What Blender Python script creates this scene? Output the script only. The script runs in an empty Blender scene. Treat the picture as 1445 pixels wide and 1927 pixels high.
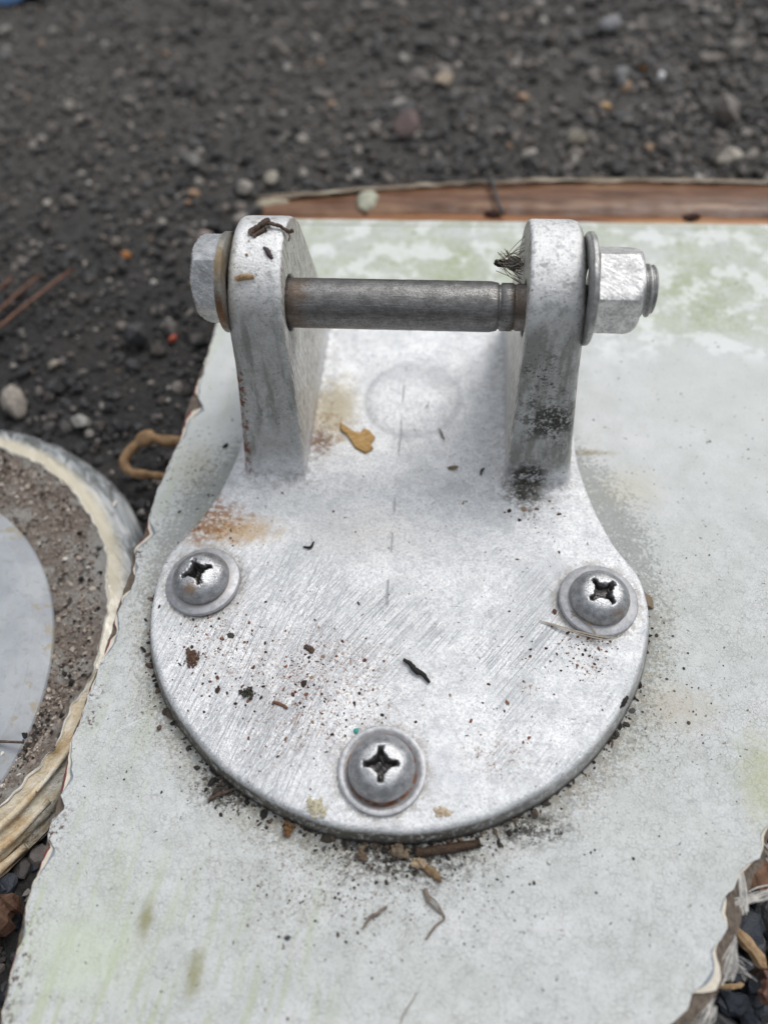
import bpy, math, random
import numpy as np
from mathutils import Vector, Matrix, noise as mnoise

R = math.radians
MM = 0.001
random.seed(4)
rng = np.random.default_rng(11)
sc = bpy.context.scene
COL = sc.collection

# ------------------------------------------------------------------ camera
cam_d = bpy.data.cameras.new("camera")
cam = bpy.data.objects.new("camera", cam_d)
COL.objects.link(cam)
cam_d.sensor_fit = 'VERTICAL'
cam_d.sensor_height = 36.0
cam_d.sensor_width = 27.0
cam_d.lens = 27.05
cam_d.clip_start = 0.01
cam_d.clip_end = 200.0
PITCH, ROLL, YAW = 0.99945, -0.078166, 0.142244
CAMP = Vector((13.2946, -112.3115, 211.5888)) * MM


def cam_axes():
    f = Vector((0, math.cos(PITCH), -math.sin(PITCH)))
    u = Vector((0, math.sin(PITCH), math.cos(PITCH)))
    r = Vector((1, 0, 0))
    Z = Matrix.Rotation(YAW, 3, 'Z')
    f, u, r = Z @ f, Z @ u, Z @ r
    r2 = r * math.cos(ROLL) + u * math.sin(ROLL)
    u2 = -r * math.sin(ROLL) + u * math.cos(ROLL)
    return r2, u2, f


_r, _u, _f = cam_axes()
m = Matrix((_r, _u, -_f)).transposed().to_4x4()
m.translation = CAMP
cam.matrix_world = m
cam_d.dof.use_dof = True
cam_d.dof.focus_distance = 0.226
cam_d.dof.aperture_fstop = 5.6
cam_d.dof.aperture_blades = 0
sc.camera = cam

# ------------------------------------------------------------------ sky + sun (thin bright overcast)
SUN_EL, SUN_AZ = R(57), R(40)          # azimuth measured from +Y towards +X
w = bpy.data.worlds.new("World")
sc.world = w
w.use_nodes = True
nt = w.node_tree
bg = nt.nodes["Background"]
sky = nt.nodes.new("ShaderNodeTexSky")
sky.sky_type = 'NISHITA'
sky.sun_disc = False
sky.sun_elevation = SUN_EL
sky.sun_rotation = SUN_AZ
sky.dust_density = 2.5
hs = nt.nodes.new("ShaderNodeHueSaturation")
hs.inputs["Saturation"].default_value = 0.36
nt.links.new(sky.outputs[0], hs.inputs["Color"])
tcw = nt.nodes.new("ShaderNodeTexCoord")
sxyz = nt.nodes.new("ShaderNodeSeparateXYZ")
nt.links.new(tcw.outputs["Generated"], sxyz.inputs[0])
gr_ = nt.nodes.new("ShaderNodeMapRange")
gr_.inputs[1].default_value, gr_.inputs[2].default_value = -0.05, 1.0
gr_.inputs[3].default_value, gr_.inputs[4].default_value = 1.9, 9.0
nt.links.new(sxyz.outputs[2], gr_.inputs[0])
cn = nt.nodes.new("ShaderNodeTexNoise")
cn.inputs["Scale"].default_value = 2.2
cn.inputs["Detail"].default_value = 5
nt.links.new(tcw.outputs["Generated"], cn.inputs["Vector"])
cm = nt.nodes.new("ShaderNodeMapRange")
cm.inputs[1].default_value, cm.inputs[2].default_value, cm.inputs[3].default_value, cm.inputs[4].default_value = 0.35, 0.65, 0.75, 1.25
nt.links.new(cn.outputs[0], cm.inputs[0])
mu = nt.nodes.new("ShaderNodeMath")
mu.operation = 'MULTIPLY'
nt.links.new(gr_.outputs[0], mu.inputs[0])
nt.links.new(cm.outputs[0], mu.inputs[1])
cc_ = nt.nodes.new("ShaderNodeVectorMath")
cc_.operation = 'SCALE'
cc_.inputs[0].default_value = (0.95, 0.99, 1.05)
nt.links.new(mu.outputs[0], cc_.inputs["Scale"])
dt = nt.nodes.new("ShaderNodeVectorMath")
dt.operation = 'DOT_PRODUCT'
nt.links.new(tcw.outputs["Generated"], dt.inputs[0])
dt.inputs[1].default_value = (math.sin(SUN_AZ) * 0.8, math.cos(SUN_AZ) * 0.8, 0.6)
dm_ = nt.nodes.new("ShaderNodeMapRange")
dm_.inputs[1].default_value, dm_.inputs[2].default_value, dm_.inputs[3].default_value, dm_.inputs[4].default_value = -0.8, 1.0, 0.35, 1.45
nt.links.new(dt.outputs["Value"], dm_.inputs[0])
mu2 = nt.nodes.new("ShaderNodeMath")
mu2.operation = 'MULTIPLY'
nt.links.new(mu.outputs[0], mu2.inputs[0])
nt.links.new(dm_.outputs[0], mu2.inputs[1])
nt.links.new(mu2.outputs[0], cc_.inputs["Scale"])
mxw = nt.nodes.new("ShaderNodeMix")
mxw.data_type = 'RGBA'
mxw.inputs[0].default_value = 0.72
nt.links.new(hs.outputs[0], mxw.inputs[6])
nt.links.new(cc_.outputs[0], mxw.inputs[7])
nt.links.new(mxw.outputs[2], bg.inputs["Color"])
bg.inputs["Strength"].default_value = 0.085
sd = bpy.data.lights.new("sun", 'SUN')
sun = bpy.data.objects.new("sun", sd)
COL.objects.link(sun)
sd.energy = 1.5
sd.angle = R(26)
sd.color = (1.0, 0.97, 0.93)
sdir = Vector((math.sin(SUN_AZ) * math.cos(SUN_EL), math.cos(SUN_AZ) * math.cos(SUN_EL), math.sin(SUN_EL)))
sun.rotation_euler = (-sdir).to_track_quat('-Z', 'Y').to_euler()

sc.view_settings.view_transform = 'Standard'
sc.view_settings.look = 'None'
sc.view_settings.gamma = 1.0
sc.view_settings.use_curve_mapping = False
sc.view_settings.exposure = 0.2
sc.cycles.use_denoising = True


# ------------------------------------------------------------------ node helper
class M:
    def __init__(self, name):
        self.m = bpy.data.materials.new(name)
        self.m.use_nodes = True
        self.t = self.m.node_tree
        self.n = self.t.nodes
        self.b = self.n["Principled BSDF"]
        tc = self.n.new("ShaderNodeTexCoord")
        self.P = self.vscale(tc.outputs["Object"], 1000.0)

    def link(self, a, b):
        self.t.links.new(a, b)

    def setin(self, sock, v):
        if isinstance(v, bpy.types.NodeSocket):
            self.link(v, sock)
        else:
            if isinstance(v, (tuple, list)) and len(v) == 3 and sock.type == 'RGBA':
                v = (*v, 1)
            sock.default_value = v

    def vscale(self, v, s):
        n = self.n.new("ShaderNodeVectorMath")
        n.operation = 'SCALE'
        self.link(v, n.inputs[0])
        n.inputs["Scale"].default_value = s
        return n.outputs[0]

    def vmap(self, v, loc=(0, 0, 0), rot=(0, 0, 0), scale=(1, 1, 1)):
        if tuple(rot) != (0, 0, 0) and tuple(scale) != (1, 1, 1):
            v = self.vmap(v, rot=rot)
            rot = (0, 0, 0)
        n = self.n.new("ShaderNodeMapping")
        self.link(v, n.inputs[0])
        n.inputs["Location"].default_value = loc
        n.inputs["Rotation"].default_value = rot
        n.inputs["Scale"].default_value = scale
        return n.outputs[0]

    def noise(self, scale, detail=3, rough=0.55, v=None, dist=0.0, off=None):
        n = self.n.new("ShaderNodeTexNoise")
        v = v if v is not None else self.P
        if off is not None:
            v = self.vmap(v, loc=(off, off * 1.7, -off))
        self.link(v, n.inputs["Vector"])
        n.inputs["Scale"].default_value = scale
        n.inputs["Detail"].default_value = detail
        n.inputs["Roughness"].default_value = rough
        n.inputs["Distortion"].default_value = dist
        return n.outputs[0]

    def voro(self, scale, feature='DISTANCE_TO_EDGE', v=None, rand=1.0):
        n = self.n.new("ShaderNodeTexVoronoi")
        n.feature = feature
        self.link(v if v is not None else self.P, n.inputs["Vector"])
        n.inputs["Scale"].default_value = scale
        n.inputs["Randomness"].default_value = rand
        return n.outputs[0]

    def warp(self, amount, scale):
        n = self.n.new("ShaderNodeTexNoise")
        self.link(self.P, n.inputs["Vector"])
        n.inputs["Scale"].default_value = scale
        s = self.n.new("ShaderNodeVectorMath")
        s.operation = 'SCALE'
        self.link(n.outputs[1], s.inputs[0])
        s.inputs["Scale"].default_value = amount
        a = self.n.new("ShaderNodeVectorMath")
        a.operation = 'ADD'
        self.link(self.P, a.inputs[0])
        self.link(s.outputs[0], a.inputs[1])
        return a.outputs[0]

    def math(self, op, a, b=None, c=None, clamp=False):
        n = self.n.new("ShaderNodeMath")
        n.operation = op
        n.use_clamp = clamp
        self.setin(n.inputs[0], a)
        if b is not None:
            self.setin(n.inputs[1], b)
        if c is not None:
            self.setin(n.inputs[2], c)
        return n.outputs[0]

    def mr(self, v, a, b, c=0.0, d=1.0, smooth=True):
        n = self.n.new("ShaderNodeMapRange")
        n.interpolation_type = 'SMOOTHSTEP' if smooth else 'LINEAR'
        self.setin(n.inputs[0], v)
        for i, k in enumerate((a, b, c, d)):
            self.setin(n.inputs[i + 1], k)
        return n.outputs[0]

    def mix(self, f, a, b, mode='MIX'):
        n = self.n.new("ShaderNodeMix")
        n.data_type = 'RGBA'
        n.blend_type = mode
        n.clamp_factor = True
        self.setin(n.inputs[0], f)
        self.setin(n.inputs[6], a)
        self.setin(n.inputs[7], b)
        return n.outputs[2]

    def fmix(self, f, a, b):
        n = self.n.new("ShaderNodeMix")
        self.setin(n.inputs[0], f)
        self.setin(n.inputs[2], a)
        self.setin(n.inputs[3], b)
        return n.outputs[0]

    def ramp(self, v, stops, interp='LINEAR'):
        n = self.n.new("ShaderNodeValToRGB")
        self.setin(n.inputs[0], v)
        cr = n.color_ramp
        cr.interpolation = interp
        while len(cr.elements) < len(stops):
            cr.elements.new(0.5)
        for e, (p, c) in zip(cr.elements, stops):
            e.position = p
            e.color = (*c, 1)
        return n.outputs[0]

    def length(self, v):
        n = self.n.new("ShaderNodeVectorMath")
        n.operation = 'LENGTH'
        self.link(v, n.inputs[0])
        return n.outputs["Value"]

    def xyz(self, v=None):
        n = self.n.new("ShaderNodeSeparateXYZ")
        self.link(v if v is not None else self.P, n.inputs[0])
        return n.outputs

    def blob(self, c, r, soft=0.5, amp=0.8, nz=None):
        """1 inside an ellipsoid at c (mm) with radii r, with a ragged edge."""
        a = self.n.new("ShaderNodeVectorMath")
        a.operation = 'SUBTRACT'
        self.link(self.P, a.inputs[0])
        a.inputs[1].default_value = c
        b = self.n.new("ShaderNodeVectorMath")
        b.operation = 'DIVIDE'
        self.link(a.outputs[0], b.inputs[0])
        b.inputs[1].default_value = r
        L = self.length(b.outputs[0])
        if nz is None:
            nz = self.noise(0.35, 4, 0.6)
        k = self.math('MULTIPLY_ADD', nz, amp, -0.5 * amp)
        L = self.math('ADD', L, k)
        return self.mr(L, 1.0, 1.0 - soft, 0, 1)

    def bump(self, h, strength=0.3, dist=0.001, prev=None):
        n = self.n.new("ShaderNodeBump")
        n.inputs["Strength"].default_value = strength
        n.inputs["Distance"].default_value = dist
        self.link(h, n.inputs["Height"])
        if prev is not None:
            self.link(prev, n.inputs["Normal"])
        return n.outputs[0]

    def done(self, color=None, rough=None, metal=None, normal=None, spec=None):
        if color is not None:
            self.setin(self.b.inputs["Base Color"], color)
        if rough is not None:
            self.setin(self.b.inputs["Roughness"], rough)
        if metal is not None:
            self.setin(self.b.inputs["Metallic"], metal)
        if normal is not None:
            self.link(normal, self.b.inputs["Normal"])
        if spec is not None:
            self.setin(self.b.inputs["Specular IOR Level"], spec)
        return self.m


# ------------------------------------------------------------------ object helpers
def mesh_from(name, V, F, mat, smooth=True):
    """V in millimetres."""
    me = bpy.data.meshes.new(name)
    V = np.asarray(V, float) * MM
    if isinstance(F, np.ndarray):
        k = F.shape[1]
        me.vertices.add(len(V))
        me.vertices.foreach_set("co", V.astype(np.float32).ravel())
        me.loops.add(F.size)
        me.loops.foreach_set("vertex_index", F.astype(np.int32).ravel())
        me.polygons.add(len(F))
        me.polygons.foreach_set("loop_start", np.arange(0, F.size, k, dtype=np.int32))
        me.polygons.foreach_set("loop_total", np.full(len(F), k, dtype=np.int32))
        me.update(calc_edges=True)
    else:
        me.from_pydata([tuple(v) for v in V], [], [tuple(f) for f in F])
        me.update()
    me.polygons.foreach_set("use_smooth", [smooth] * len(me.polygons))
    if mat:
        me.materials.append(mat)
    return me


def put(name, me, parent=None, loc=None, rot=None):
    o = bpy.data.objects.new(name, me)
    COL.objects.link(o)
    if loc is not None:
        o.location = Vector(loc) * MM
    if rot is not None:
        o.rotation_euler = rot
    if parent is not None:
        o.parent = parent
        # parents here only carry a translation chain: keep world coordinates for the child
        T = Vector((0, 0, 0))
        q = parent
        while q is not None:
            if not q.get("_flat"):
                T += q.location
            q = q.parent
        if loc is None:
            o.matrix_parent_inverse = Matrix.Translation(-T)
            o["_flat"] = 1
    return o


def thing(name, label, cat, loc, group=None):
    o = bpy.data.objects.new(name, None)
    COL.objects.link(o)
    o.empty_display_size = 0.01
    o.location = Vector(loc) * MM
    o["label"] = label
    o["category"] = cat
    if group:
        o["group"] = group
    return o


def tag(o, label, cat, group=None):
    o["label"] = label
    o["category"] = cat
    if group:
        o["group"] = group
    return o


def kind(o, k, label=None):
    o["kind"] = k
    if label:
        o["label"] = label
    return o


def join(parts):
    V, F, n = [], [], 0
    for v, f in parts:
        v = np.asarray(v, float)
        V.append(v)
        F += [tuple(i + n for i in q) for q in f]
        n += len(v)
    return np.vstack(V), F


def tube(pts, rad, seg=8, jit=0.0, cap=True):
    pts = [Vector(p) for p in pts]
    n = len(pts)
    rad = rad if hasattr(rad, '__len__') else [rad] * n
    V, F = [], []
    up = Vector((0.31, 0.17, 0.93)).normalized()
    for i, p in enumerate(pts):
        t = (pts[min(i + 1, n - 1)] - pts[max(i - 1, 0)]).normalized()
        a = t.cross(up).normalized()
        b = t.cross(a).normalized()
        for k in range(seg):
            th = 2 * math.pi * k / seg
            rr = rad[i] * (1 + jit * random.uniform(-1, 1))
            V.append(p + a * math.cos(th) * rr + b * math.sin(th) * rr)
    for i in range(n - 1):
        for k in range(seg):
            k2 = (k + 1) % seg
            F.append((i * seg + k, i * seg + k2, (i + 1) * seg + k2, (i + 1) * seg + k))
    if cap:
        F.append(tuple(range(seg)))
        F.append(tuple(reversed(range((n - 1) * seg, n * seg))))
    return np.array([tuple(v) for v in V]), F


def smooth_path(pts, sub=5):
    """Catmull-Rom through the points."""
    P = [Vector(p) for p in pts]
    P = [P[0] * 2 - P[1]] + P + [P[-1] * 2 - P[-2]]
    out = []
    for i in range(1, len(P) - 2):
        for k in range(sub):
            t = k / sub
            a, b, c, d = P[i - 1], P[i], P[i + 1], P[i + 2]
            out.append(0.5 * ((2 * b) + (c - a) * t + (2 * a - 5 * b + 4 * c - d) * t * t + (3 * b - a - 3 * c + d) * t ** 3))
    out.append(P[-2])
    return out


def lathe(profile, seg=64, axis='Z', ang=(0, 2 * math.pi)):
    """profile: list of (r, h) in mm, axis Z or X."""
    full = abs(ang[1] - ang[0]) > 6.28
    ns = seg if full else seg + 1
    V, F = [], []
    for (r, h) in profile:
        for k in range(ns):
            t = ang[0] + (ang[1] - ang[0]) * k / seg
            a, b = r * math.cos(t), r * math.sin(t)
            V.append((a, b, h) if axis == 'Z' else (h, a, b))
    for i in range(len(profile) - 1):
        for k in range(seg):
            k2 = (k + 1) % ns if full else k + 1
            F.append((i * ns + k, i * ns + k2, (i + 1) * ns + k2, (i + 1) * ns + k))
    return np.array(V), F


def ico(sub=1):
    import bmesh
    bm = bmesh.new()
    bmesh.ops.create_icosphere(bm, subdivisions=sub, radius=1.0)
    V = np.array([v.co[:] for v in bm.verts])
    F = np.array([[v.index for v in f.verts] for f in bm.faces])
    bm.free()
    return V, F


def rot_mats(n, r=rng):
    q = r.normal(size=(n, 4))
    q /= np.linalg.norm(q, axis=1)[:, None]
    a, b, c, d = q.T
    return np.stack([np.stack([1 - 2 * (c * c + d * d), 2 * (b * c - a * d), 2 * (b * d + a * c)], -1),
                     np.stack([2 * (b * c + a * d), 1 - 2 * (b * b + d * d), 2 * (c * d - a * b)], -1),
                     np.stack([2 * (b * d - a * c), 2 * (c * d + a * b), 1 - 2 * (b * b + c * c)], -1)], 1)


def scatter(pos, size, protos, flat=(1, 1, 1), rots=None, aniso=(0.6, 1.25)):
    """Bake many small stones into one vertex/face array."""
    n = len(pos)
    Vs, Fs, base = [], [], 0
    pick = rng.integers(0, len(protos), n)
    Rm = rots if rots is not None else rot_mats(n)
    for k, (pv, pf) in enumerate(protos):
        idx = np.where(pick == k)[0]
        if not len(idx):
            continue
        sc_ = size[idx][:, None] * rng.uniform(aniso[0], aniso[1], (len(idx), 3))
        v = pv[None] * sc_[:, None, :]
        v = np.einsum('nij,nvj->nvi', Rm[idx], v)
        v = v * np.array(flat)[None, None]
        v += pos[idx][:, None, :]
        f = pf[None] + (np.arange(len(idx)) * len(pv))[:, None, None] + base
        Vs.append(v.reshape(-1, 3))
        Fs.append(f.reshape(-1, 3))
        base += len(idx) * len(pv)
    return np.vstack(Vs), np.vstack(Fs)


def rock_proto(sub, seed, amp=0.35, planes=9):
    V, F = ico(sub)
    r = np.random.default_rng(seed)
    # cut by random planes: angular gravel
    for _ in range(planes):
        nrm = r.normal(size=3)
        nrm /= np.linalg.norm(nrm)
        d = r.uniform(0.5, 0.85)
        s = V @ nrm
        over = s > d
        V[over] -= np.outer(s[over] - d, nrm)
    V *= 1 + r.normal(size=(len(V), 1)) * 0.04 * amp / 0.35
    return V, F


# ------------------------------------------------------------------ surface nets
def surface_net(Fd, org, h):
    ins = Fd < 0
    nx, ny, nz = Fd.shape
    cnt = np.zeros((nx - 1, ny - 1, nz - 1), np.int8)
    for dx in (0, 1):
        for dy in (0, 1):
            for dz in (0, 1):
                cnt += ins[dx:nx - 1 + dx, dy:ny - 1 + dy, dz:nz - 1 + dz]
    act = (cnt > 0) & (cnt < 8)
    I = np.argwhere(act)
    idmap = np.full(act.shape, -1, np.int32)
    idmap[tuple(I.T)] = np.arange(len(I))
    acc = np.zeros((len(I), 3))
    num = np.zeros(len(I))
    corners = [(a, b, c) for a in (0, 1) for b in (0, 1) for c in (0, 1)]
    for c in corners:
        for ax in range(3):
            if c[ax]:
                continue
            e = list(c)
            e[ax] = 1
            a = Fd[I[:, 0] + c[0], I[:, 1] + c[1], I[:, 2] + c[2]]
            b = Fd[I[:, 0] + e[0], I[:, 1] + e[1], I[:, 2] + e[2]]
            mk = (a < 0) != (b < 0)
            t = np.where(mk, a / np.where(mk, a - b, 1), 0)
            p = np.tile(np.array(c, float), (len(I), 1))
            p[:, ax] += t
            acc[mk] += p[mk]
            num[mk] += 1
    V = (I + acc / num[:, None]) * h + np.array(org)
    Q = []
    for ax in range(3):
        sl0 = [slice(None)] * 3
        sl1 = [slice(None)] * 3
        sl0[ax] = slice(0, -1)
        sl1[ax] = slice(1, None)
        a, b = ins[tuple(sl0)], ins[tuple(sl1)]
        E = np.argwhere(a != b)
        u, v = [(1, 2), (2, 0), (0, 1)][ax]
        ok = (E[:, u] > 0) & (E[:, v] > 0) & (E[:, u] < Fd.shape[u] - 1) & (E[:, v] < Fd.shape[v] - 1)
        E = E[ok]
        flip = a[tuple(E.T)]
        q = []
        for du, dv in ((-1, -1), (0, -1), (0, 0), (-1, 0)):
            G = E.copy()
            G[:, u] += du
            G[:, v] += dv
            q.append(idmap[tuple(G.T)])
        q = np.stack(q, -1)
        q[~flip] = q[~flip][:, ::-1]
        Q.append(q)
    return V, np.vstack(Q)


def poly_sdf(X, Y, P):
    """signed distance of grid points to closed polygon P (negative inside)."""
    d = np.full(X.shape, 1e9)
    s = np.ones(X.shape)
    n = len(P)
    for i in range(n):
        ax_, ay_ = P[i]
        bx_, by_ = P[i - 1]
        ex, ey = bx_ - ax_, by_ - ay_
        wx, wy = X - ax_, Y - ay_
        t = np.clip((wx * ex + wy * ey) / (ex * ex + ey * ey + 1e-12), 0, 1)
        d = np.minimum(d, (wx - ex * t) ** 2 + (wy - ey * t) ** 2)
        c1, c2, c3 = Y >= ay_, Y < by_, ex * wy > ey * wx
        fl = (c1 & c2 & c3) | (~c1 & ~c2 & ~c3)
        s = np.where(fl, -s, s)
    return s * np.sqrt(d)


def smin(a, b, k):
    h = np.clip(0.5 + 0.5 * (b - a) / k, 0, 1)
    return b * (1 - h) + a * h - k * h * (1 - h)


def smax(a, b, k):
    return -smin(-a, -b, k)


def closed_curve(pts, n=8):
    P = [Vector((*p, 0)) for p in pts]
    out = []
    L = len(P)
    for i in range(L):
        a, b, c, d = P[i - 1], P[i], P[(i + 1) % L], P[(i + 2) % L]
        for k in range(n):
            t = k / n
            q = 0.5 * ((2 * b) + (c - a) * t + (2 * a - 5 * b + 4 * c - d) * t * t + (3 * b - a - 3 * c + d) * t ** 3)
            out.append((q.x, q.y))
    return out


# ================================================================== MATERIALS
def mat_ground():
    k = M("dark_grit")
    n1 = k.noise(0.02, 4, 0.6)
    n2 = k.noise(0.35, 5, 0.7)
    v = k.voro(0.28, 'F1')
    c = k.ramp(n2, [(0.3, (0.018, 0.016, 0.015)), (0.5, (0.040, 0.040, 0.040)), (0.68, (0.075, 0.072, 0.068)), (0.8, (0.15, 0.14, 0.12))])
    c = k.mix(k.mr(n1, 0.4, 0.65, 0, 0.5), c, (0.075, 0.066, 0.058))
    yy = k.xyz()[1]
    c = k.mix(k.mr(yy, 60, 260, 0.6, 0.0), c, k.mix(1.0, c, (0.42, 0.43, 0.47), 'MULTIPLY'))  # near ground painted darker in place of shade
    c = k.mix(k.mr(yy, 120, 380, 0.1, 0.6), c, (0.13, 0.122, 0.112))  # far ground painted paler in place of stronger light
    h = k.math('ADD', k.math('MULTIPLY', n2, 1.0), k.math('MULTIPLY', v, 0.6))
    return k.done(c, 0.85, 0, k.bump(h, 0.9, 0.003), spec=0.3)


def mat_gravel():
    k = M("gravel_stone")
    g = k.n.new("ShaderNodeNewGeometry")
    rnd = g.outputs["Random Per Island"]
    base = k.ramp(rnd, [(0.0, (0.014, 0.016, 0.020)), (0.16, (0.034, 0.037, 0.044)), (0.32, (0.06, 0.062, 0.066)),
                        (0.46, (0.02, 0.022, 0.026)), (0.56, (0.11, 0.10, 0.094)), (0.66, (0.06, 0.05, 0.043)), (0.74, (0.15, 0.135, 0.125)),
                        (0.80, (0.22, 0.19, 0.165)), (0.88, (0.40, 0.37, 0.33)), (0.925, (0.26, 0.23, 0.21)), (0.965, (0.46, 0.29, 0.17)), (0.98, (0.60, 0.57, 0.53))], 'CONSTANT')
    n = k.noise(0.5, 4, 0.65)
    c = k.mix(0.55, base, k.mix(1.0, base, k.ramp(n, [(0.3, (0.45, 0.45, 0.45)), (0.7, (1.6, 1.55, 1.5))]), 'MULTIPLY'))
    dust = k.noise(0.03, 3)
    c = k.mix(k.mr(dust, 0.4, 0.7, 0.0, 0.3), c, (0.10, 0.097, 0.092))
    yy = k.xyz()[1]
    c = k.mix(k.mr(yy, 60, 260, 0.62, 0.0), c, k.mix(1.0, c, (0.42, 0.43, 0.47), 'MULTIPLY'))   # shade on the near ground, painted into the stone colour
    c = k.mix(k.mr(yy, 120, 380, 0.1, 0.42), c, (0.17, 0.158, 0.145))      # stronger light farther off, painted as a paler tone
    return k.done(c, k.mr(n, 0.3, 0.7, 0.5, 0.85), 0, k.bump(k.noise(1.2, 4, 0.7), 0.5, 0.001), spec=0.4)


def mat_stone(name, col, var=0.4, scale=0.4, rough=0.75):
    k = M(name)
    n = k.noise(scale, 5, 0.65)
    lo = tuple(x * (1 - var) for x in col)
    hi = tuple(min(1, x * (1 + var)) for x in col)
    c = k.ramp(n, [(0.3, lo), (0.7, hi)])
    return k.done(c, rough, 0, k.bump(k.noise(scale * 4, 4, 0.7), 0.4, 0.0006), spec=0.35)


def scratches(k, v, lo=0.5, hi=0.62):
    return k.mr(k.noise(1.0, 3, 0.6, v), lo, hi, 0, 1)


def mat_cast():
    """Weathered, oxidised cast aluminium of the bracket; stains stay where the dirt is."""
    k = M("weathered_cast_aluminium")
    x, y, z = k.xyz()
    g = k.n.new("ShaderNodeNewGeometry")
    big = k.noise(0.035, 4, 0.6)
    med = k.noise(0.16, 5, 0.65)
    fine = k.noise(1.1, 5, 0.75)
    vfine = k.noise(3.2, 3, 0.7)
    base = k.ramp(med, [(0.3, (0.70, 0.715, 0.74)), (0.44, (0.88, 0.89, 0.905)), (0.58, (0.95, 0.955, 0.96))])
    base = k.mix(k.mr(big, 0.49, 0.58, 0, 0.5), base, (0.62, 0.64, 0.64))
    tanw = k.math('MULTIPLY', k.blob((-12, 14, 0), (34, 14, 6), 0.95, 1.3, big), 0.4)
    base = k.mix(tanw, base, (0.66, 0.62, 0.56))
    ox = k.math('MULTIPLY', k.math('MAXIMUM', k.blob((46, 4, 0), (15, 5, 4), 0.8, 1.6, med), k.blob((16, -58, 0), (9, 13, 4), 0.8, 1.6, med)), k.mr(fine, 0.45, 0.55))
    base = k.mix(k.math('MULTIPLY', ox, 0.6), base, (0.52, 0.54, 0.60))
    base = k.mix(k.mr(fine, 0.34, 0.60, 0.6, 0), base, (0.40, 0.41, 0.43))
    mott = k.noise(0.5, 5, 0.7, off=31)
    base = k.mix(k.mr(mott, 0.52, 0.38, 0, 0.42), base, (0.46, 0.47, 0.49))
    base = k.mix(k.math('MULTIPLY', k.mr(vfine, 0.50, 0.68, 0, 0.6), k.mr(z, 14, 3, 0.25, 1)), base, (0.93, 0.93, 0.94))
    base = k.mix(k.mr(k.noise(2.4, 4, 0.7, off=77), 0.56, 0.68, 0, 0.55), base, (0.30, 0.31, 0.32))
    # wire-brushed scratches, two directions
    va = k.vmap(k.P, rot=(0, 0, R(-52)), scale=(0.05, 2.6, 1))
    vb = k.vmap(k.P, rot=(0, 0, R(-74)), scale=(0.045, 2.2, 1))
    sa = scratches(k, va, 0.5, 0.66)
    sb = scratches(k, vb, 0.5, 0.68)
    ma = k.mr(k.noise(0.03, 3, v=k.P, off=7), 0.42, 0.6)
    mb = k.mr(x, -5, -25, 0, 1)
    top = k.math('MULTIPLY', k.mr(z, -2, -0.5), k.mr(z, 5, 2))
    scr = k.math('MULTIPLY', k.math('ADD', k.math('MULTIPLY', sa, ma), k.math('MULTIPLY', sb, mb), clamp=True), top)
    scr = k.math('MULTIPLY', scr, k.mr(y, 20, -5))
    base = k.mix(k.math('MULTIPLY', scr, 0.7), base, (0.42, 0.44, 0.47))
    # marking-out grooves (thin scribed lines along the centre)
    gl = k.math('ABSOLUTE', k.math('ADD', x, k.math('MULTIPLY_ADD', k.noise(0.1, 2), 1.2, 2.2)))
    gl = k.math('MULTIPLY', k.mr(gl, 0.45, 0.15), k.mr(k.noise(0.12, 3, off=3), 0.46, 0.56))
    gl = k.math('MULTIPLY', gl, k.math('MULTIPLY', top, k.mr(y, -22, -16)))
    base = k.mix(k.math('MULTIPLY', gl, 0.5), base, (0.30, 0.32, 0.34))
    # the blind boss between the lugs: a faint ring and a greyer upper half
    br = k.length(k.vmap(k.P, loc=(-0.5, -71, 0), scale=(1, 1, 0)))
    br = k.math('ADD', br, k.math('MULTIPLY_ADD', k.noise(0.25, 3, off=6), 2.0, -1.0))
    ringm = k.math('MULTIPLY', k.mr(k.math('ABSOLUTE', k.math('SUBTRACT', br, 17.3)), 1.5, 0.3), top)
    base = k.mix(k.math('MULTIPLY', ringm, 0.30), base, (0.45, 0.46, 0.48))
    cap = k.math('MULTIPLY', k.math('MULTIPLY', k.mr(br, 17.5, 15.5), k.mr(y, 70, 84)), top)
    base = k.mix(k.math('MULTIPLY', cap, 0.35), base, (0.42, 0.43, 0.46))
    # rust smeared into the brush marks at the lower left
    rs = k.noise(1.0, 4, 0.7, k.vmap(k.P, rot=(0, 0, R(-66)), scale=(0.16, 1.5, 1)), dist=0.3)
    rsm = k.math('MULTIPLY', k.blob((-26, -48, 0), (36, 20, 6), 0.9, 1.0, med), k.mr(rs, 0.56, 0.66))
    base = k.mix(k.math('MULTIPLY', rsm, 0.75), base, (0.30, 0.17, 0.11))
    rsm2 = k.math('MULTIPLY', k.blob((33, -50, 0), (20, 14, 6), 0.9, 1.0, med), k.mr(rs, 0.59, 0.67))
    base = k.mix(k.math('MULTIPLY', rsm2, 0.6), base, (0.36, 0.25, 0.19))
    # dull film on the ears and sides, darkened further as painted shade
    side = k.mr(z, 3, 12)
    base = k.mix(k.math('MULTIPLY', side, k.mr(med, 0.35, 0.65, 0.55, 0.92)), base, (0.40, 0.405, 0.39))
    topc = k.math('MULTIPLY', k.mr(z, 55, 70), k.mr(k.noise(0.3, 5, 0.7, off=41), 0.34, 0.50))
    base = k.mix(k.math('MULTIPLY', topc, 0.85), base, (0.92, 0.92, 0.92))  # white patches on the lug tops: wear plus painted shine
    streak = k.noise(1.0, 4, 0.6, k.vmap(k.P, scale=(0.28, 0.28, 0.035)))
    base = k.mix(k.math('MULTIPLY', k.math('MULTIPLY', side, k.mr(z, 66, 56)), k.mr(streak, 0.46, 0.64, 0, 0.65)), base, (0.19, 0.19, 0.17))
    gr = k.noise(1.3, 5, 0.8, off=51)
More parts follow.
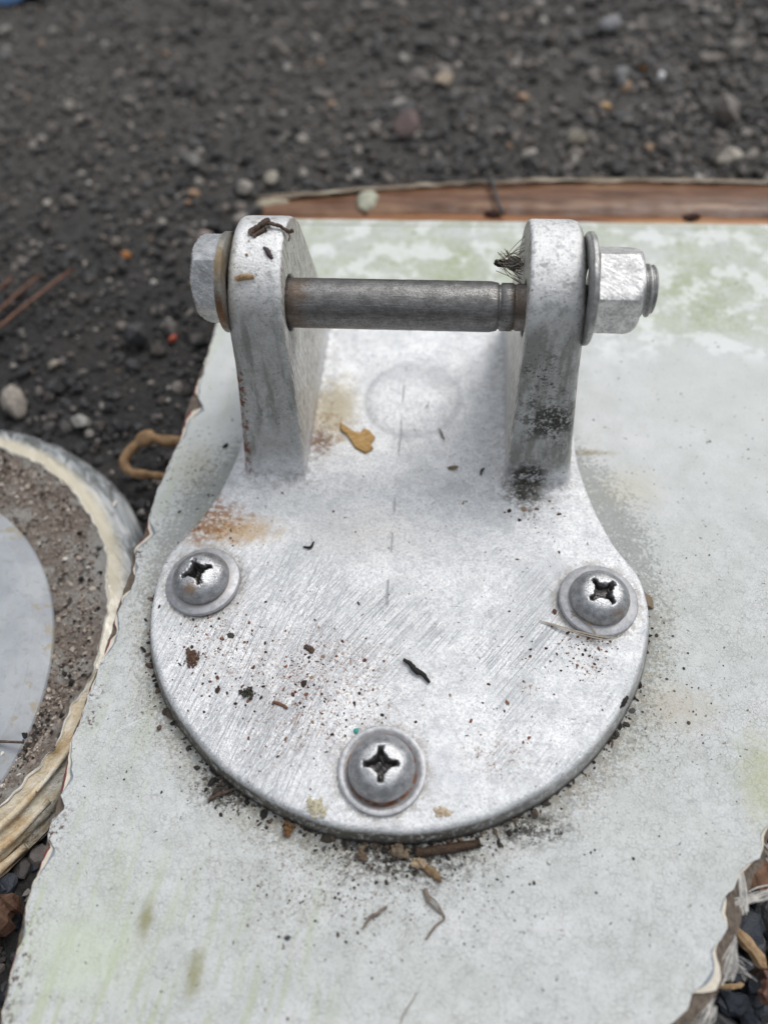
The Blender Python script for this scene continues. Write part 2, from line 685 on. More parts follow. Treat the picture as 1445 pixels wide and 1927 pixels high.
    base = k.mix(k.math('MULTIPLY', side, k.mr(gr, 0.54, 0.64, 0, 0.6)), base, (0.15, 0.14, 0.12))
    # inner faces: colour lightened for the light they catch, then dirtied
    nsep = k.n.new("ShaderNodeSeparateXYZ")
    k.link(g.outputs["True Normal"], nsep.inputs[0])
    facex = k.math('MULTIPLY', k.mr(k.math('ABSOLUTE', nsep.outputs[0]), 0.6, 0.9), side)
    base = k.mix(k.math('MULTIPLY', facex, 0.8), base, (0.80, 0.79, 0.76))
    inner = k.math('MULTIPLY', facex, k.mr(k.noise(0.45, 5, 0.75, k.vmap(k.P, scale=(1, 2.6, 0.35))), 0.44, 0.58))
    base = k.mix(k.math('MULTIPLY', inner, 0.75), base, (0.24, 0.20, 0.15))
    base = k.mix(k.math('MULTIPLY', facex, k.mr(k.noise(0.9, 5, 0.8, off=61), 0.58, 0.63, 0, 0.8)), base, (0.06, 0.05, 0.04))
    # rust wash above the left screw
    rn = k.noise(0.3, 5, 0.7)
    r1 = k.blob((-64, 16.5, 0), (17, 13, 6), 0.7, 1.6, rn)
    r1b = k.blob((-53, 13, 0), (20, 8, 6), 0.9, 1.5, rn)
    base = k.mix(k.math('MULTIPLY', r1b, 0.85), base, (0.56, 0.40, 0.23))
    base = k.mix(k.math('MULTIPLY', r1, k.mr(k.noise(0.5, 5, 0.75), 0.40, 0.54, 0.05, 0.9)), base, (0.30, 0.145, 0.06))
    # tan gunk beside the left ear
    r2 = k.blob((-27, 64, 0), (12, 22, 10), 0.8, 1.4, rn)
    base = k.mix(k.math('MULTIPLY', r2, 0.8), base, (0.50, 0.43, 0.28))
    r2b = k.math('MULTIPLY', k.blob((-28, 58, 0), (9, 16, 10), 0.9, 1.4, rn), k.mr(k.noise(0.4, 5, 0.75, off=81), 0.46, 0.58))
    base = k.mix(k.math('MULTIPLY', r2b, 0.8), base, (0.33, 0.20, 0.10))
    r3 = k.math('MULTIPLY', k.blob((-30, 50, 0), (7, 9, 8), 0.8, 1.4, rn), k.mr(k.noise(0.5, 5, 0.8, off=85), 0.38, 0.54))
    base = k.mix(k.math('MULTIPLY', r3, 0.9), base, (0.17, 0.085, 0.05))
    # little rust spots
    for c, r in (((38.7, -35, 0), (6, 3, 3)), ((57, -27, 0), (6, 8, 3)), ((-18, -42, 0), (36, 26, 4)), ((-50, -27, 0), (18, 20, 4)), ((-22, -30, 0), (30, 16, 4)), ((30, -55, 0), (15, 9, 4))):
        b = k.blob(c, r, 0.8, 0.9, rn)
        sp = k.mr(k.noise(1.15, 4, 0.75, off=c[0]), 0.55, 0.62)
        base = k.mix(k.math('MULTIPLY', k.math('MULTIPLY', b, sp), 0.85), base, (0.27, 0.13, 0.07))
    # rust dots down the outer corner of the left ear
    cor = k.math('MULTIPLY', k.mr(k.math('ABSOLUTE', k.math('ADD', x, k.math('MULTIPLY_ADD', z, -0.083, 53.3))), 2.2, 0.6), k.math('MULTIPLY', k.mr(z, 46, 38), k.mr(z, 0, 3)))
    base = k.mix(k.math('MULTIPLY', cor, k.mr(k.noise(0.45, 4, 0.7, off=5), 0.48, 0.55)), base, (0.20, 0.07, 0.035))
    # black mildew on the right ear
    mn = k.fmix(0.33, k.noise(0.95, 6, 0.8, off=2), k.noise(0.22, 4, 0.6, off=12))
    md = k.noise(0.28, 4, 0.6, off=9)
    for c, r, th in (((45, 41, 26), (14, 11, 12), 0.44), ((40, 33, 3), (11, 11, 11), 0.42), ((40, 43, 40), (9, 9, 17), 0.50), ((49, 45, 50), (6, 8, 10), 0.56), ((41, 24, 0), (6, 6, 4), 0.5), ((-37, 40, 30), (6, 12, 30), 0.57)):
        b = k.blob(c, r, 0.7, 1.1, md)
        base = k.mix(k.math('MULTIPLY', b, k.mr(mn, th + 0.02, th + 0.07)), base, (0.050, 0.052, 0.042))
    # grime creeping up the plate's rim
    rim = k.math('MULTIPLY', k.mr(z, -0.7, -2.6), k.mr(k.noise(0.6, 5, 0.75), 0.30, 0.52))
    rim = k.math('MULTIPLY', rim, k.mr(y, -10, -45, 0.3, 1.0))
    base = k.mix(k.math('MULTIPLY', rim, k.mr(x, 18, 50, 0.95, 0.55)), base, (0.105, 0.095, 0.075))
    base = k.mix(k.mr(z, -4.0, -6.0, 0, 0.92), base, (0.04, 0.038, 0.033))  # dark line at the foot: packed grime and painted contact shade
    for c in ((-60.2, -6.6), (60.5, -6.5), (-0.2, -60.1)):
        rr_ = k.length(k.vmap(k.P, loc=(-c[0], -c[1], 0), scale=(1, 1, 0)))
        film = k.math('MULTIPLY', k.math('MULTIPLY', k.mr(rr_, 15.5, 12.0), k.mr(k.noise(0.35, 5, 0.75, off=c[0]), 0.42, 0.58)), top)
        base = k.mix(k.math('MULTIPLY', film, 0.65), base, (0.36, 0.32, 0.27))
    foot = k.math('MULTIPLY', k.math('MULTIPLY', k.mr(z, 6.0, 0.5), k.mr(z, -0.3, 0.25)), k.mr(k.noise(0.5, 5, 0.75, off=43), 0.45, 0.58))
    foot = k.math('MULTIPLY', foot, k.math('MULTIPLY', k.mr(k.math('ABSOLUTE', x), 25, 30), k.mr(y, 26, 31)))
    base = k.mix(k.math('MULTIPLY', foot, 0.5), base, (0.26, 0.23, 0.19))
    # scattered flecks
    sp = k.mr(k.noise(0.95, 2, 0.5, off=13), 0.705, 0.735)
    base = k.mix(k.math('MULTIPLY', sp, 0.8), base, (0.14, 0.12, 0.10))
    h = k.math('ADD', k.math('MULTIPLY', fine, 0.7), k.math('MULTIPLY', vfine, 0.4))
    h = k.math('SUBTRACT', h, k.math('MULTIPLY', scr, 0.35))
    h = k.math('SUBTRACT', h, k.math('MULTIPLY', gl, 0.8))
    nrm = k.bump(h, 0.55, 0.0008)
    nrm = k.bump(med, 0.35, 0.0012, nrm)
    glo = k.noise(0.045, 4, 0.6, off=91)
    ro = k.fmix(k.mr(glo, 0.42, 0.58), k.mr(mott, 0.35, 0.6, 0.62, 0.44), k.mr(mott, 0.35, 0.6, 0.44, 0.28))
    me_ = k.math('MAXIMUM', k.mr(glo, 0.42, 0.58, 0.22, 0.5), k.math('MULTIPLY', topc, 0.55))
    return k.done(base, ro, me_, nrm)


def mat_steel(name, col=(0.42, 0.42, 0.43), rough=0.34, metal=0.9, grime=0.5, rust=None, streakx=False, seed=0.0):
    k = M(name)
    a = k.noise(0.3, 5, 0.7, off=seed)
    f = k.noise(1.8, 5, 0.75, off=seed)
    base = k.mix(k.mr(a, 0.35, 0.65), tuple(c * 0.72 for c in col), tuple(min(1, c * 1.2) for c in col))
    v = k.vmap(k.P, scale=(0.12, 1.6, 1.6)) if streakx else k.vmap(k.P, rot=(0, 0, 0.6), scale=(0.15, 2.2, 1.0))
    s = k.mr(k.noise(1.0, 3, 0.6, v), 0.5, 0.66)
    base = k.mix(k.math('MULTIPLY', s, 0.4), base, tuple(min(1, c * 1.45) for c in col))
    gm = k.mr(f, 0.50, 0.66)
    base = k.mix(k.math('MULTIPLY', gm, grime), base, (0.11, 0.10, 0.09))
    if rust:
        for c, r, cc in rust:
            b = k.blob(c, r, 0.8, 0.9, a)
            base = k.mix(k.math('MULTIPLY', b, 0.85), base, cc)
    h = k.math('ADD', f, k.math('MULTIPLY', s, 0.4))
    ro = k.mr(f, 0.35, 0.7, rough - 0.06, rough + 0.25)
    return k.done(base, ro, metal, k.bump(h, 0.3, 0.0004))


def mat_gelcoat():
    """Chalky, crazed white gelcoat with green algae and dirt around the fitting."""
    k = M("crazed_gelcoat")
    x, y, z = k.xyz()
    big = k.noise(0.018, 4, 0.55)
    med = k.noise(0.09, 5, 0.6)
    base = k.ramp(med, [(0.32, (0.54, 0.565, 0.555)), (0.5, (0.615, 0.635, 0.63)), (0.7, (0.69, 0.70, 0.71))])
    base = k.mix(k.mr(big, 0.44, 0.62, 0, 0.5), base, (0.60, 0.63, 0.595))
    # crazing: a fine net of hairline cracks, denser in patches
    wv = k.warp(1.3, 0.55)
    vd = k.voro(0.62, v=wv)
    vd2 = k.voro(1.25, v=wv)
    cr = k.math('MULTIPLY', k.mr(vd, 0.075, 0.02), k.mr(k.noise(0.35, 4, 0.7), 0.40, 0.62))
    rg = k.math('ABSOLUTE', k.math('SUBTRACT', k.noise(0.95, 3, 0.6, off=15, dist=0.6), 0.5))
    rgl = k.math('MULTIPLY', k.mr(rg, 0.022, 0.006), k.mr(k.noise(1.5, 3, 0.6, off=19), 0.47, 0.56))
    cr = k.math('MAXIMUM', cr, k.math('MULTIPLY', rgl, k.mr(k.noise(0.08, 4, 0.6, off=27), 0.36, 0.58, 0.35, 1)))
    cr2 = k.math('MULTIPLY', k.mr(vd2, 0.11, 0.03), k.mr(k.noise(0.25, 4, 0.7, off=4), 0.42, 0.6))
    near = k.mr(y, 55, -10, 0.15, 1.0)
    cra = k.math('MULTIPLY', k.math('MAXIMUM', cr, k.math('MULTIPLY', cr2, 0.7)), near)
    base = k.mix(k.math('MULTIPLY', cra, 0.6), base, (0.26, 0.265, 0.24))
    # fine speckle
    f = k.noise(1.6, 4, 0.8)
    base = k.mix(k.mr(f, 0.50, 0.68, 0, 0.5), base, (0.42, 0.43, 0.40))
    base = k.mix(k.mr(k.noise(2.6, 3, 0.7, off=3), 0.40, 0.60, 0.22, 0), base, (0.35, 0.36, 0.34))
    sg = k.mr(k.noise(1.0, 2, 0.5, k.vmap(k.P, rot=(0, 0, R(-33)), scale=(0.02, 2.0, 1)), dist=0.4), 0.70, 0.73)
    base = k.mix(k.math('MULTIPLY', sg, k.mr(k.noise(0.03, 3, off=44), 0.48, 0.6, 0, 0.35)), base, (0.82, 0.83, 0.84))
    # algae band towards the far edge
    al = k.math('MULTIPLY', k.mr(y, 104, 122), k.mr(k.noise(0.06, 8, 0.78, k.vmap(k.P, scale=(0.9, 1.7, 1))), 0.34, 0.60))
    base = k.mix(k.math('MULTIPLY', al, 0.68), base, (0.38, 0.43, 0.28))
    base = k.mix(k.math('MULTIPLY', al, k.mr(k.noise(0.5, 5, 0.8, off=33), 0.45, 0.62, 0, 0.55)), base, (0.70, 0.71, 0.66))
    alb = k.math('MULTIPLY', k.math('MAXIMUM', k.blob((14, 152, -7), (36, 22, 6), 0.9, 1.5, med), k.blob((110, 140, -7), (40, 26, 6), 0.9, 1.5, med)), k.mr(k.noise(0.3, 6, 0.8, off=37), 0.36, 0.58))
    base = k.mix(k.math('MULTIPLY', alb, 0.6), base, (0.33, 0.37, 0.20))
    al2 = k.math('MULTIPLY', k.mr(y, 110, 130), k.mr(k.noise(0.22, 5, 0.7, off=8), 0.56, 0.68))
    base = k.mix(k.math('MULTIPLY', al2, 0.5), base, (0.28, 0.33, 0.20))
    wh = k.math('MULTIPLY', k.mr(y, 96, 106), k.mr(k.noise(0.08, 4, off=5), 0.5, 0.6))
    base = k.mix(k.math('MULTIPLY', wh, 0.6), base, (0.80, 0.82, 0.82))
    # run-down streaks of algae on the near left
    st = k.noise(1.0, 5, 0.65, k.vmap(k.P, rot=(0, 0, R(6)), scale=(0.32, 0.028, 1)))
    stm = k.math('MULTIPLY', k.mr(y, -75, -105), k.mr(x, 10, -30))
    base = k.mix(k.math('MULTIPLY', stm, k.mr(st, 0.47, 0.64, 0, 0.6)), base, (0.42, 0.47, 0.30))
    st2 = k.math('MULTIPLY', k.mr(x, -40, -75), k.mr(st, 0.5, 0.66, 0, 0.35))
    base = k.mix(st2, base, (0.50, 0.55, 0.40))
    # greenish-brown patches
    nz = k.noise(0.3, 5, 0.7)
    for c, r, col, s in (((-58, -100, -7), (3, 8, 3), (0.26, 0.25, 0.12), 0.8), ((-43, -110, -7), (3.5, 8, 3), (0.28, 0.27, 0.14), 0.8),
                         ((104, -55, -7), (12, 20, 5), (0.40, 0.42, 0.20), 0.5), ((64, 55, -7), (11, 2.2, 4), (0.32, 0.27, 0.18), 0.75),
                         ((75, 40, -7), (16, 12, 4), (0.58, 0.54, 0.44), 0.5), ((-75, 42, -7), (12, 16, 5), (0.44, 0.42, 0.34), 0.55),
                         ((82, -35, -7), (16, 10, 5), (0.50, 0.45, 0.36), 0.55), ((-72, -108, -7), (20, 14, 5), (0.55, 0.62, 0.46), 0.5)):
        b = k.blob(c, r, 0.9, 1.2, nz)
        base = k.mix(k.math('MULTIPLY', b, s), base, col)
    # spots near the left edge
    b = k.blob((-76, 44, -7), (14, 24, 5), 0.8, 1.0, nz)
    base = k.mix(k.math('MULTIPLY', b, k.mr(k.noise(0.7, 5, 0.7, off=6), 0.56, 0.62, 0, 0.8)), base, (0.12, 0.11, 0.07))
    # dirt that gathered round the rim of the fitting
    rad = k.length(k.vmap(k.P, loc=(0, 0, 7.0)))
    ring = k.mr(rad, 89, 76.5)
    ringn = k.math('MULTIPLY', ring, k.mr(y, 15, -20))
    base = k.mix(k.math('MULTIPLY', ringn, k.mr(k.noise(0.4, 5, 0.7), 0.38, 0.60, 0, 0.75)), base, (0.40, 0.36, 0.28))
    dn = k.noise(0.95, 5, 0.8, off=1)
    thr = k.mr(rad, 77, 95, 0.40, 0.70, smooth=False)
    dm = k.mr(k.math('SUBTRACT', dn, thr), 0.0, 0.05)
    zone = k.math('MAXIMUM', k.blob((-44, -66, -7), (12, 9, 6), 0.9, 1.4, nz), k.math('MAXIMUM', k.blob((7, -81, -7), (30, 10, 6), 0.9, 1.4, nz), k.blob((40, -71, -7), (16, 6, 6), 0.9, 1.4, nz)))
    dm = k.math('MULTIPLY', dm, k.math('MULTIPLY_ADD', zone, 0.55, 0.45))
    dk = k.math('MULTIPLY', zone, k.mr(k.noise(0.5, 6, 0.8, off=71), 0.475, 0.53))
    base = k.mix(k.math('MULTIPLY', dk, 0.92), base, (0.04, 0.036, 0.03))
    base = k.mix(k.math('MULTIPLY', dm, 0.9), base, (0.035, 0.032, 0.027))
    fz = k.math('MAXIMUM', k.blob((-12, -88, -7), (52, 24, 6), 0.95, 1.3, nz), k.math('MAXIMUM', k.blob((-70, -42, -7), (14, 26, 6), 0.95, 1.2, nz), k.blob((74, -46, -7), (18, 18, 6), 0.95, 1.2, nz)))
    fl = k.noise(1.25, 5, 0.75, k.vmap(k.P, rot=(0, 0, 0.5), scale=(1, 0.75, 1)), dist=0.5)
    base = k.mix(k.math('MULTIPLY', k.math('MULTIPLY', fz, k.mr(fl, 0.545, 0.60)), 0.8), base, (0.16, 0.125, 0.09))
    # loose specks everywhere
    sp = k.mr(k.noise(0.7, 2, 0.5, off=21), 0.715, 0.74)
    base = k.mix(k.math('MULTIPLY', sp, 0.8), base, (0.10, 0.09, 0.07))
    bl = k.math('MULTIPLY', k.math('MULTIPLY', k.mr(x, -82, -87.5), k.mr(k.noise(0.06, 3, off=23), 0.47, 0.56)), k.mr(k.noise(0.8, 4, 0.7, off=17), 0.52, 0.60))
    base = k.mix(bl, base, (0.09, 0.05, 0.045))
    h = k.math('SUBTRACT', k.math('MULTIPLY', f, 0.35), cra)
    nrm = k.bump(h, 0.3, 0.0004)
    nrm = k.bump(med, 0.15, 0.0015, nrm)
    return k.done(base, 0.62, 0, nrm, spec=0.35)


def mat_simple(name, col, rough=0.7, var=0.25, scale=0.5, bumpd=0.0004, spec=0.4, metal=0.0):
    k = M(name)
    n = k.noise(scale, 5, 0.65)
    c = k.ramp(n, [(0.3, tuple(v * (1 - var) for v in col)), (0.7, tuple(min(1, v * (1 + var)) for v in col))])
    return k.done(c, rough, metal, k.bump(k.noise(scale * 3, 4, 0.7), 0.5, bumpd), spec=spec)


def mat_wood(name, a, b, stretch=(0.2, 2.0, 2.0), rough=0.7):
    k = M(name)
    n = k.noise(1.0, 5, 0.65, k.vmap(k.P, scale=stretch))
    c = k.ramp(n, [(0.3, a), (0.7, b)])
    return k.done(c, rough, 0, k.bump(n, 0.6, 0.0005), spec=0.3)


MAT = dict(
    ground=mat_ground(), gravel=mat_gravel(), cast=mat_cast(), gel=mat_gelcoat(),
    shank=mat_steel("dark_stained_steel_shank", (0.22, 0.215, 0.21), 0.30, 0.85, 0.85, streakx=True,
                    rust=[((-31, 57, 57), (6, 12, 12), (0.16, 0.10, 0.06)), ((32, 57, 57), (4, 12, 12), (0.14, 0.10, 0.07))]),
    nut=mat_steel("scuffed_bright_nut", (0.80, 0.79, 0.78), 0.36, 0.65, 0.5, seed=3.0),
    head=mat_steel("polished_bolt_head", (0.62, 0.62, 0.62), 0.2, 0.95, 0.15, seed=5.0),
    washer=mat_steel("dull_washer", (0.48, 0.48, 0.47), 0.42, 0.8, 0.4, seed=1.0),
    brass=mat_steel("rust_tinted_washer", (0.40, 0.38, 0.34), 0.36, 0.85, 0.4, seed=2.0,
                    rust=[((-50, 44, 58), (4, 4, 9), (0.20, 0.09, 0.035)), ((-50, 52, 68), (4, 8, 8), (0.24, 0.17, 0.09))]),
    screwA=mat_steel("weathered_screw", (0.40, 0.405, 0.415), 0.36, 0.8, 0.3, seed=7.0),
    swasher=mat_steel("flat_screw_washer", (0.47, 0.475, 0.49), 0.48, 0.7, 0.25, seed=8.0),
    dirt=mat_simple("dry_brown_dirt", (0.10, 0.055, 0.035), 0.9, 0.5, 0.9),
    rustcrumb=mat_simple("rusty_crumb", (0.16, 0.062, 0.035), 0.9, 0.6, 0.6),
    black=mat_simple("black_grit", (0.022, 0.020, 0.018), 0.85, 0.4, 1.0),
    bark=mat_wood("dark_bark", (0.035, 0.022, 0.016), (0.16, 0.11, 0.085), (0.8, 0.8, 0.8)),
    tan=mat_wood("tan_wood_chip", (0.24, 0.14, 0.07), (0.50, 0.36, 0.21), (0.3, 1.6, 1.6)),
    fibre=mat_simple("pale_dry_fibre", (0.42, 0.37, 0.30), 0.8, 0.3, 0.8),
    grass=mat_simple("dry_grey_stem", (0.20, 0.16, 0.13), 0.8, 0.3, 0.8),
)

# ================================================================== GROUND
GZ = -36.0


def gheight(x, y):
    return (2.6 * mnoise.noise(Vector((x * 0.012, y * 0.012, 0.3))) + 1.2 * mnoise.noise(Vector((x * 0.05, y * 0.05, 4.1))))


def build_ground():
    # fine grid near, one sheet that runs to the horizon
    xs = np.concatenate([[-40000, -6000, -1500], np.arange(-800, 801, 10), [1500, 6000, 40000]])
    ys = np.concatenate([[-40000, -6000, -1500], np.arange(-700, 1101, 10), [2000, 7000, 60000]])
    V = []
    for y in ys:
        for x in xs:
            edge = max(abs(x) - 700, abs(y - 200) - 800, 0)
            f = 1.0 if edge == 0 else max(0, 1 - edge / 300)
            V.append((x, y, GZ - 1.5 + gheight(x, y) * f))
    nx = len(xs)
    F = [(j * nx + i, j * nx + i + 1, (j + 1) * nx + i + 1, (j + 1) * nx + i) for j in range(len(ys) - 1) for i in range(nx - 1)]
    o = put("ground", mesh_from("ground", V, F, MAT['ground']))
    kind(o, "structure", "dark gritty gravel ground around and beyond the panel")


build_ground()


def build_gravel():
    protos = [rock_proto(1, s) for s in range(8)]
    big = [rock_proto(2, s + 50, planes=14) for s in range(6)]
    N = 30000
    x = rng.uniform(-420, 330, N)
    y = rng.uniform(-170, 560, N)
    # size mix; coarser towards the right and just beyond the panel
    s = np.exp(rng.normal(0.62, 0.45, N))
    right = np.clip((x + 40) / 250, 0, 1)
    s *= 0.85 + 0.45 * right * rng.uniform(0, 1, N)
    keep = ~((x > -74) & (x < 200) & (y > -62) & (y < 178))
    keep &= ~((x > -60) & (x < 70) & (y < 0))
    x, y, s = x[keep], y[keep], s[keep]
    z = np.array([gheight(a, b) for a, b in zip(x, y)]) + GZ - 1.5 + s * rng.uniform(0.1, 0.8, len(s))
    V, F = scatter(np.stack([x, y, z], -1), s, protos, (1, 1, 0.85))
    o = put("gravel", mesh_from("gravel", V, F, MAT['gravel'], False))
    kind(o, "stuff", "fine dark gravel and grit strewn over the ground")
    # coarser layer
    N = 7500
    x = rng.uniform(-400, 320, N)
    y = rng.uniform(-170, 540, N)
    s = np.exp(rng.normal(1.16, 0.36, N))
    keep = ~((x > -70) & (x < 200) & (y > -58) & (y < 175)) & ~((x > -60) & (x < 66) & (y < 0))
    keep &= rng.uniform(0, 1, N) < np.clip(0.3 + (x + 150) / 450, 0.22, 1)
    x, y, s = x[keep], y[keep], s[keep]
    z = np.array([gheight(a, b) for a, b in zip(x, y)]) + GZ - 1.0 + s * rng.uniform(-0.1, 0.4, len(s))
    V, F = scatter(np.stack([x, y, z], -1), s, big[:3] + protos[:4], (1, 1, 0.7))
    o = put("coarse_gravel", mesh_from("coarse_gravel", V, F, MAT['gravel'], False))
    kind(o, "stuff", "coarser dark stones mixed into the gravel")
    # black shards piled in the near right corner and dark hollow at the left
    N = 420
    x = rng.uniform(70, 150, N)
    y = rng.uniform(-165, -58, N)
    s = np.exp(rng.normal(1.25, 0.33, N))
    z = GZ + 3 + rng.uniform(0, 5, N)
    x2 = rng.uniform(-175, -84, 160)
    y2 = rng.uniform(-165, -75, 160)
    s2 = np.exp(rng.normal(1.0, 0.35, 160))
    z2 = GZ + rng.uniform(0, 3, 160)
    k = M("black_slate_shard")
    g = k.n.new("ShaderNodeNewGeometry")
    c = k.ramp(g.outputs["Random Per Island"], [(0, (0.012, 0.014, 0.02)), (0.35, (0.03, 0.036, 0.048)), (0.7, (0.045, 0.046, 0.05)), (0.86, (0.05, 0.03, 0.022)), (0.94, (0.16, 0.13, 0.10))], 'CONSTANT')
    c = k.mix(0.5, c, k.mix(1, c, k.ramp(k.noise(0.7, 4), [(0.3, (0.5, 0.5, 0.5)), (0.7, (1.7, 1.7, 1.7))]), 'MULTIPLY'))
    mt = k.done(c, 0.5, 0, k.bump(k.noise(1.5, 4, 0.7), 0.5, 0.0006), spec=0.5)
    V, F = scatter(np.stack([np.r_[x, x2], np.r_[y, y2], np.r_[z, z2]], -1), np.r_[s, s2], big, (1, 1, 0.7))
    o = put("slate_shards", mesh_from("slate_shards", V, F, mt, False))
    kind(o, "stuff", "black angular gravel heaped beside the broken panel corner")


build_gravel()

# ---- stones that can be told apart
STONES = [
    ("large mauve brown stone lying beyond the middle of the panel", (-16, 300), 12.5, (0.13, 0.095, 0.09)),
    ("pale oblong stone just beyond the rear strip's left end", (-85, 250), 6.5, (0.34, 0.31, 0.26)),
    ("flat grey stone left of the pale oblong one", (-130, 264), 7.5, (0.20, 0.19, 0.18)),
    ("tan lumpy stone far beyond the bar, upper middle", (3, 349), 8.0, (0.38, 0.31, 0.24)),
    ("grey rounded stone at the far right top", (104, 410), 10.5, (0.24, 0.24, 0.25)),
    ("small orange stone at the upper right", (121, 364), 4.0, (0.55, 0.27, 0.10)),
    ("small white stone just below the orange one", (129, 353), 4.0, (0.66, 0.66, 0.66)),
    ("pale rounded pebble behind the round fibreglass piece", (-141, 84), 6.0, (0.30, 0.29, 0.27)),
    ("long pale slab touching the round fibreglass piece", (-172, 92), 8.5, (0.27, 0.24, 0.21)),
    ("pinkish stone left of the left lug", (-111, 202), 5.0, (0.36, 0.29, 0.26)),
    ("small rusty orange pebble left of the hex bolt head", (-148, 189), 3.2, (0.50, 0.22, 0.08)),
    ("small red pebble below left of the hex bolt head", (-112, 132), 3.0, (0.45, 0.10, 0.06)),
    ("yellow orange pebble above the right lug", (95, 319), 4.5, (0.48, 0.32, 0.16)),
    ("broad grey stone above right of the nut, far off", (106, 349), 9.0, (0.19, 0.19, 0.19)),
    ("cream stone by the rear strip near the right border", (154, 274), 8.5, (0.36, 0.33, 0.28)),
    ("brownish cream stone standing just beyond the right lug", (77, 285), 8.0, (0.29, 0.26, 0.21)),
    ("small cream pebble below the rods on the left", (-163, 116), 3.6, (0.33, 0.29, 0.24)),
]
for i, (lab, (sx, sy), sz, col) in enumerate(STONES):
    v, f = rock_proto(3, 200 + i, planes=16)
    v = v * np.array([1.0, 0.72, 0.62]) * sz
    o = put("stone", mesh_from("stone", v, [tuple(q) for q in f], mat_stone("stone_%d" % i, col)), loc=(sx, sy, GZ + gheight(sx, sy) + sz * 0.28), rot=(random.uniform(-.3, .3), random.uniform(-.3, .3), random.uniform(0, 3)))
    tag(o, lab, "stone", "stones standing out of the gravel")

# ---- blue sheet far at the upper left
def blue_sheet():
    V, F = [], []
    nx, ny = 24, 10
    for j in range(ny):
        for i in range(nx):
            x = -420 + i * 6.4
            y = 452 + j * 9 + 3 * math.sin(i * 0.6) - (i - 12) * 0.4
            z = GZ + 3 + 5 * mnoise.noise(Vector((i * .25, j * .4, 1))) + 3 * math.sin(j * 1.1 + i * 0.3)
            V.append((x, y, z))
    V = np.array(V)
    n = len(V)
    V = np.vstack([V, V - np.array([0, 0, 0.6])])
    for j in range(ny - 1):
        for i in range(nx - 1):
            a = j * nx + i
            F.append((a, a + 1, a + nx + 1, a + nx))
            F.append((n + a + nx, n + a + nx + 1, n + a + 1, n + a))
    o = put("blue_sheet", mesh_from("blue_sheet", V, F, mat_simple("blue_plastic", (0.03, 0.09, 0.20), 0.45, 0.4, 0.05)))
    tag(o, "edge of a blue plastic sheet at the far upper left", "tarp")


blue_sheet()

# ================================================================== PANEL
PT = -7.0
gelL = [(-81.4, 82.4), (-80.7, 74.9), (-77.1, 68.5), (-81.6, 63.7), (-81.8, 56.7), (-84.1, 49.8), (-84.8, 40.1), (-86.5, 32.2), (-86.5, 24.0), (-86.0, 19.3), (-82.6, 14.2), (-86.2, 9.5), (-88.2, 7.5), (-85.6, 0.1), (-85.7, -7.7), (-87.2, -10.2), (-88.0, -15.5), (-86.2, -19.2), (-85.8, -25.5), (-89.2, -32.1), (-88.6, -39.5), (-89.8, -42), (-89.5, -48.9), (-90.6, -55.2), (-89.5, -60.3), (-87.1, -66.7), (-89.3, -70.8), (-87.0, -74.2), (-89.8, -77.8), (-89.3, -82.4), (-86.2, -84.8), (-88.2, -90.1), (-89.9, -93.4), (-89.5, -99.3), (-88.3, -105.6), (-88.3, -114.6), (-87.4, -123.6), (-88, -160)]
outL = [(-82.2, 102.8), (-83.3, 84.3), (-84.4, 68.3), (-84.1, 55.7), (-86.0, 40.0), (-87.3, 25.3), (-87.1, 13.6), (-89.4, 9.3), (-88.3, 0.3), (-89.0, -10.4), (-89.0, -18.8), (-89.2, -28.6), (-90.5, -38.9), (-90.9, -48.7), (-91.7, -55.0), (-91.1, -61.1), (-90.4, -69.8), (-90.0, -76.1), (-90.2, -81.0), (-89.9, -87.6), (-90.5, -92.8), (-90.4, -100.3), (-89.7, -108.7), (-89.4, -115.6), (-88.7, -123.2), (-89, -160)]
gelR = [(150, -48), (128, -55), (114, -58), (107, -62), (101.7, -65.5), (99.4, -67.5), (99.2, -70.9), (98.2, -73.9), (95.3, -75.1), (92.4, -77.3), (90.6, -81.5), (88.3, -82.9), (86.2, -86.3), (87.6, -90.5), (85.1, -93.6), (82.6, -95.5), (82.4, -99.9), (79.8, -102.9), (76.9, -105.1), (75.8, -108.1), (72.4, -110.7), (71.2, -111.6), (66, -120), (58, -135), (48, -160)]
outR = [(150, -50), (128, -57), (114, -60.5), (107, -64.5), (102.5, -67.5), (101.5, -72), (99.5, -75.5), (97, -78), (95.5, -82), (93.5, -86), (92.0, -90), (90, -94), (88.0, -97), (86, -101), (84, -105), (80.5, -108.5), (77.5, -111), (74, -114), (68, -122), (60, -137), (50, -160)]


def interp_x(line, y):
    L = sorted(line, key=lambda q: q[1])
    return float(np.interp(y, [q[1] for q in L], [q[0] for q in L]))


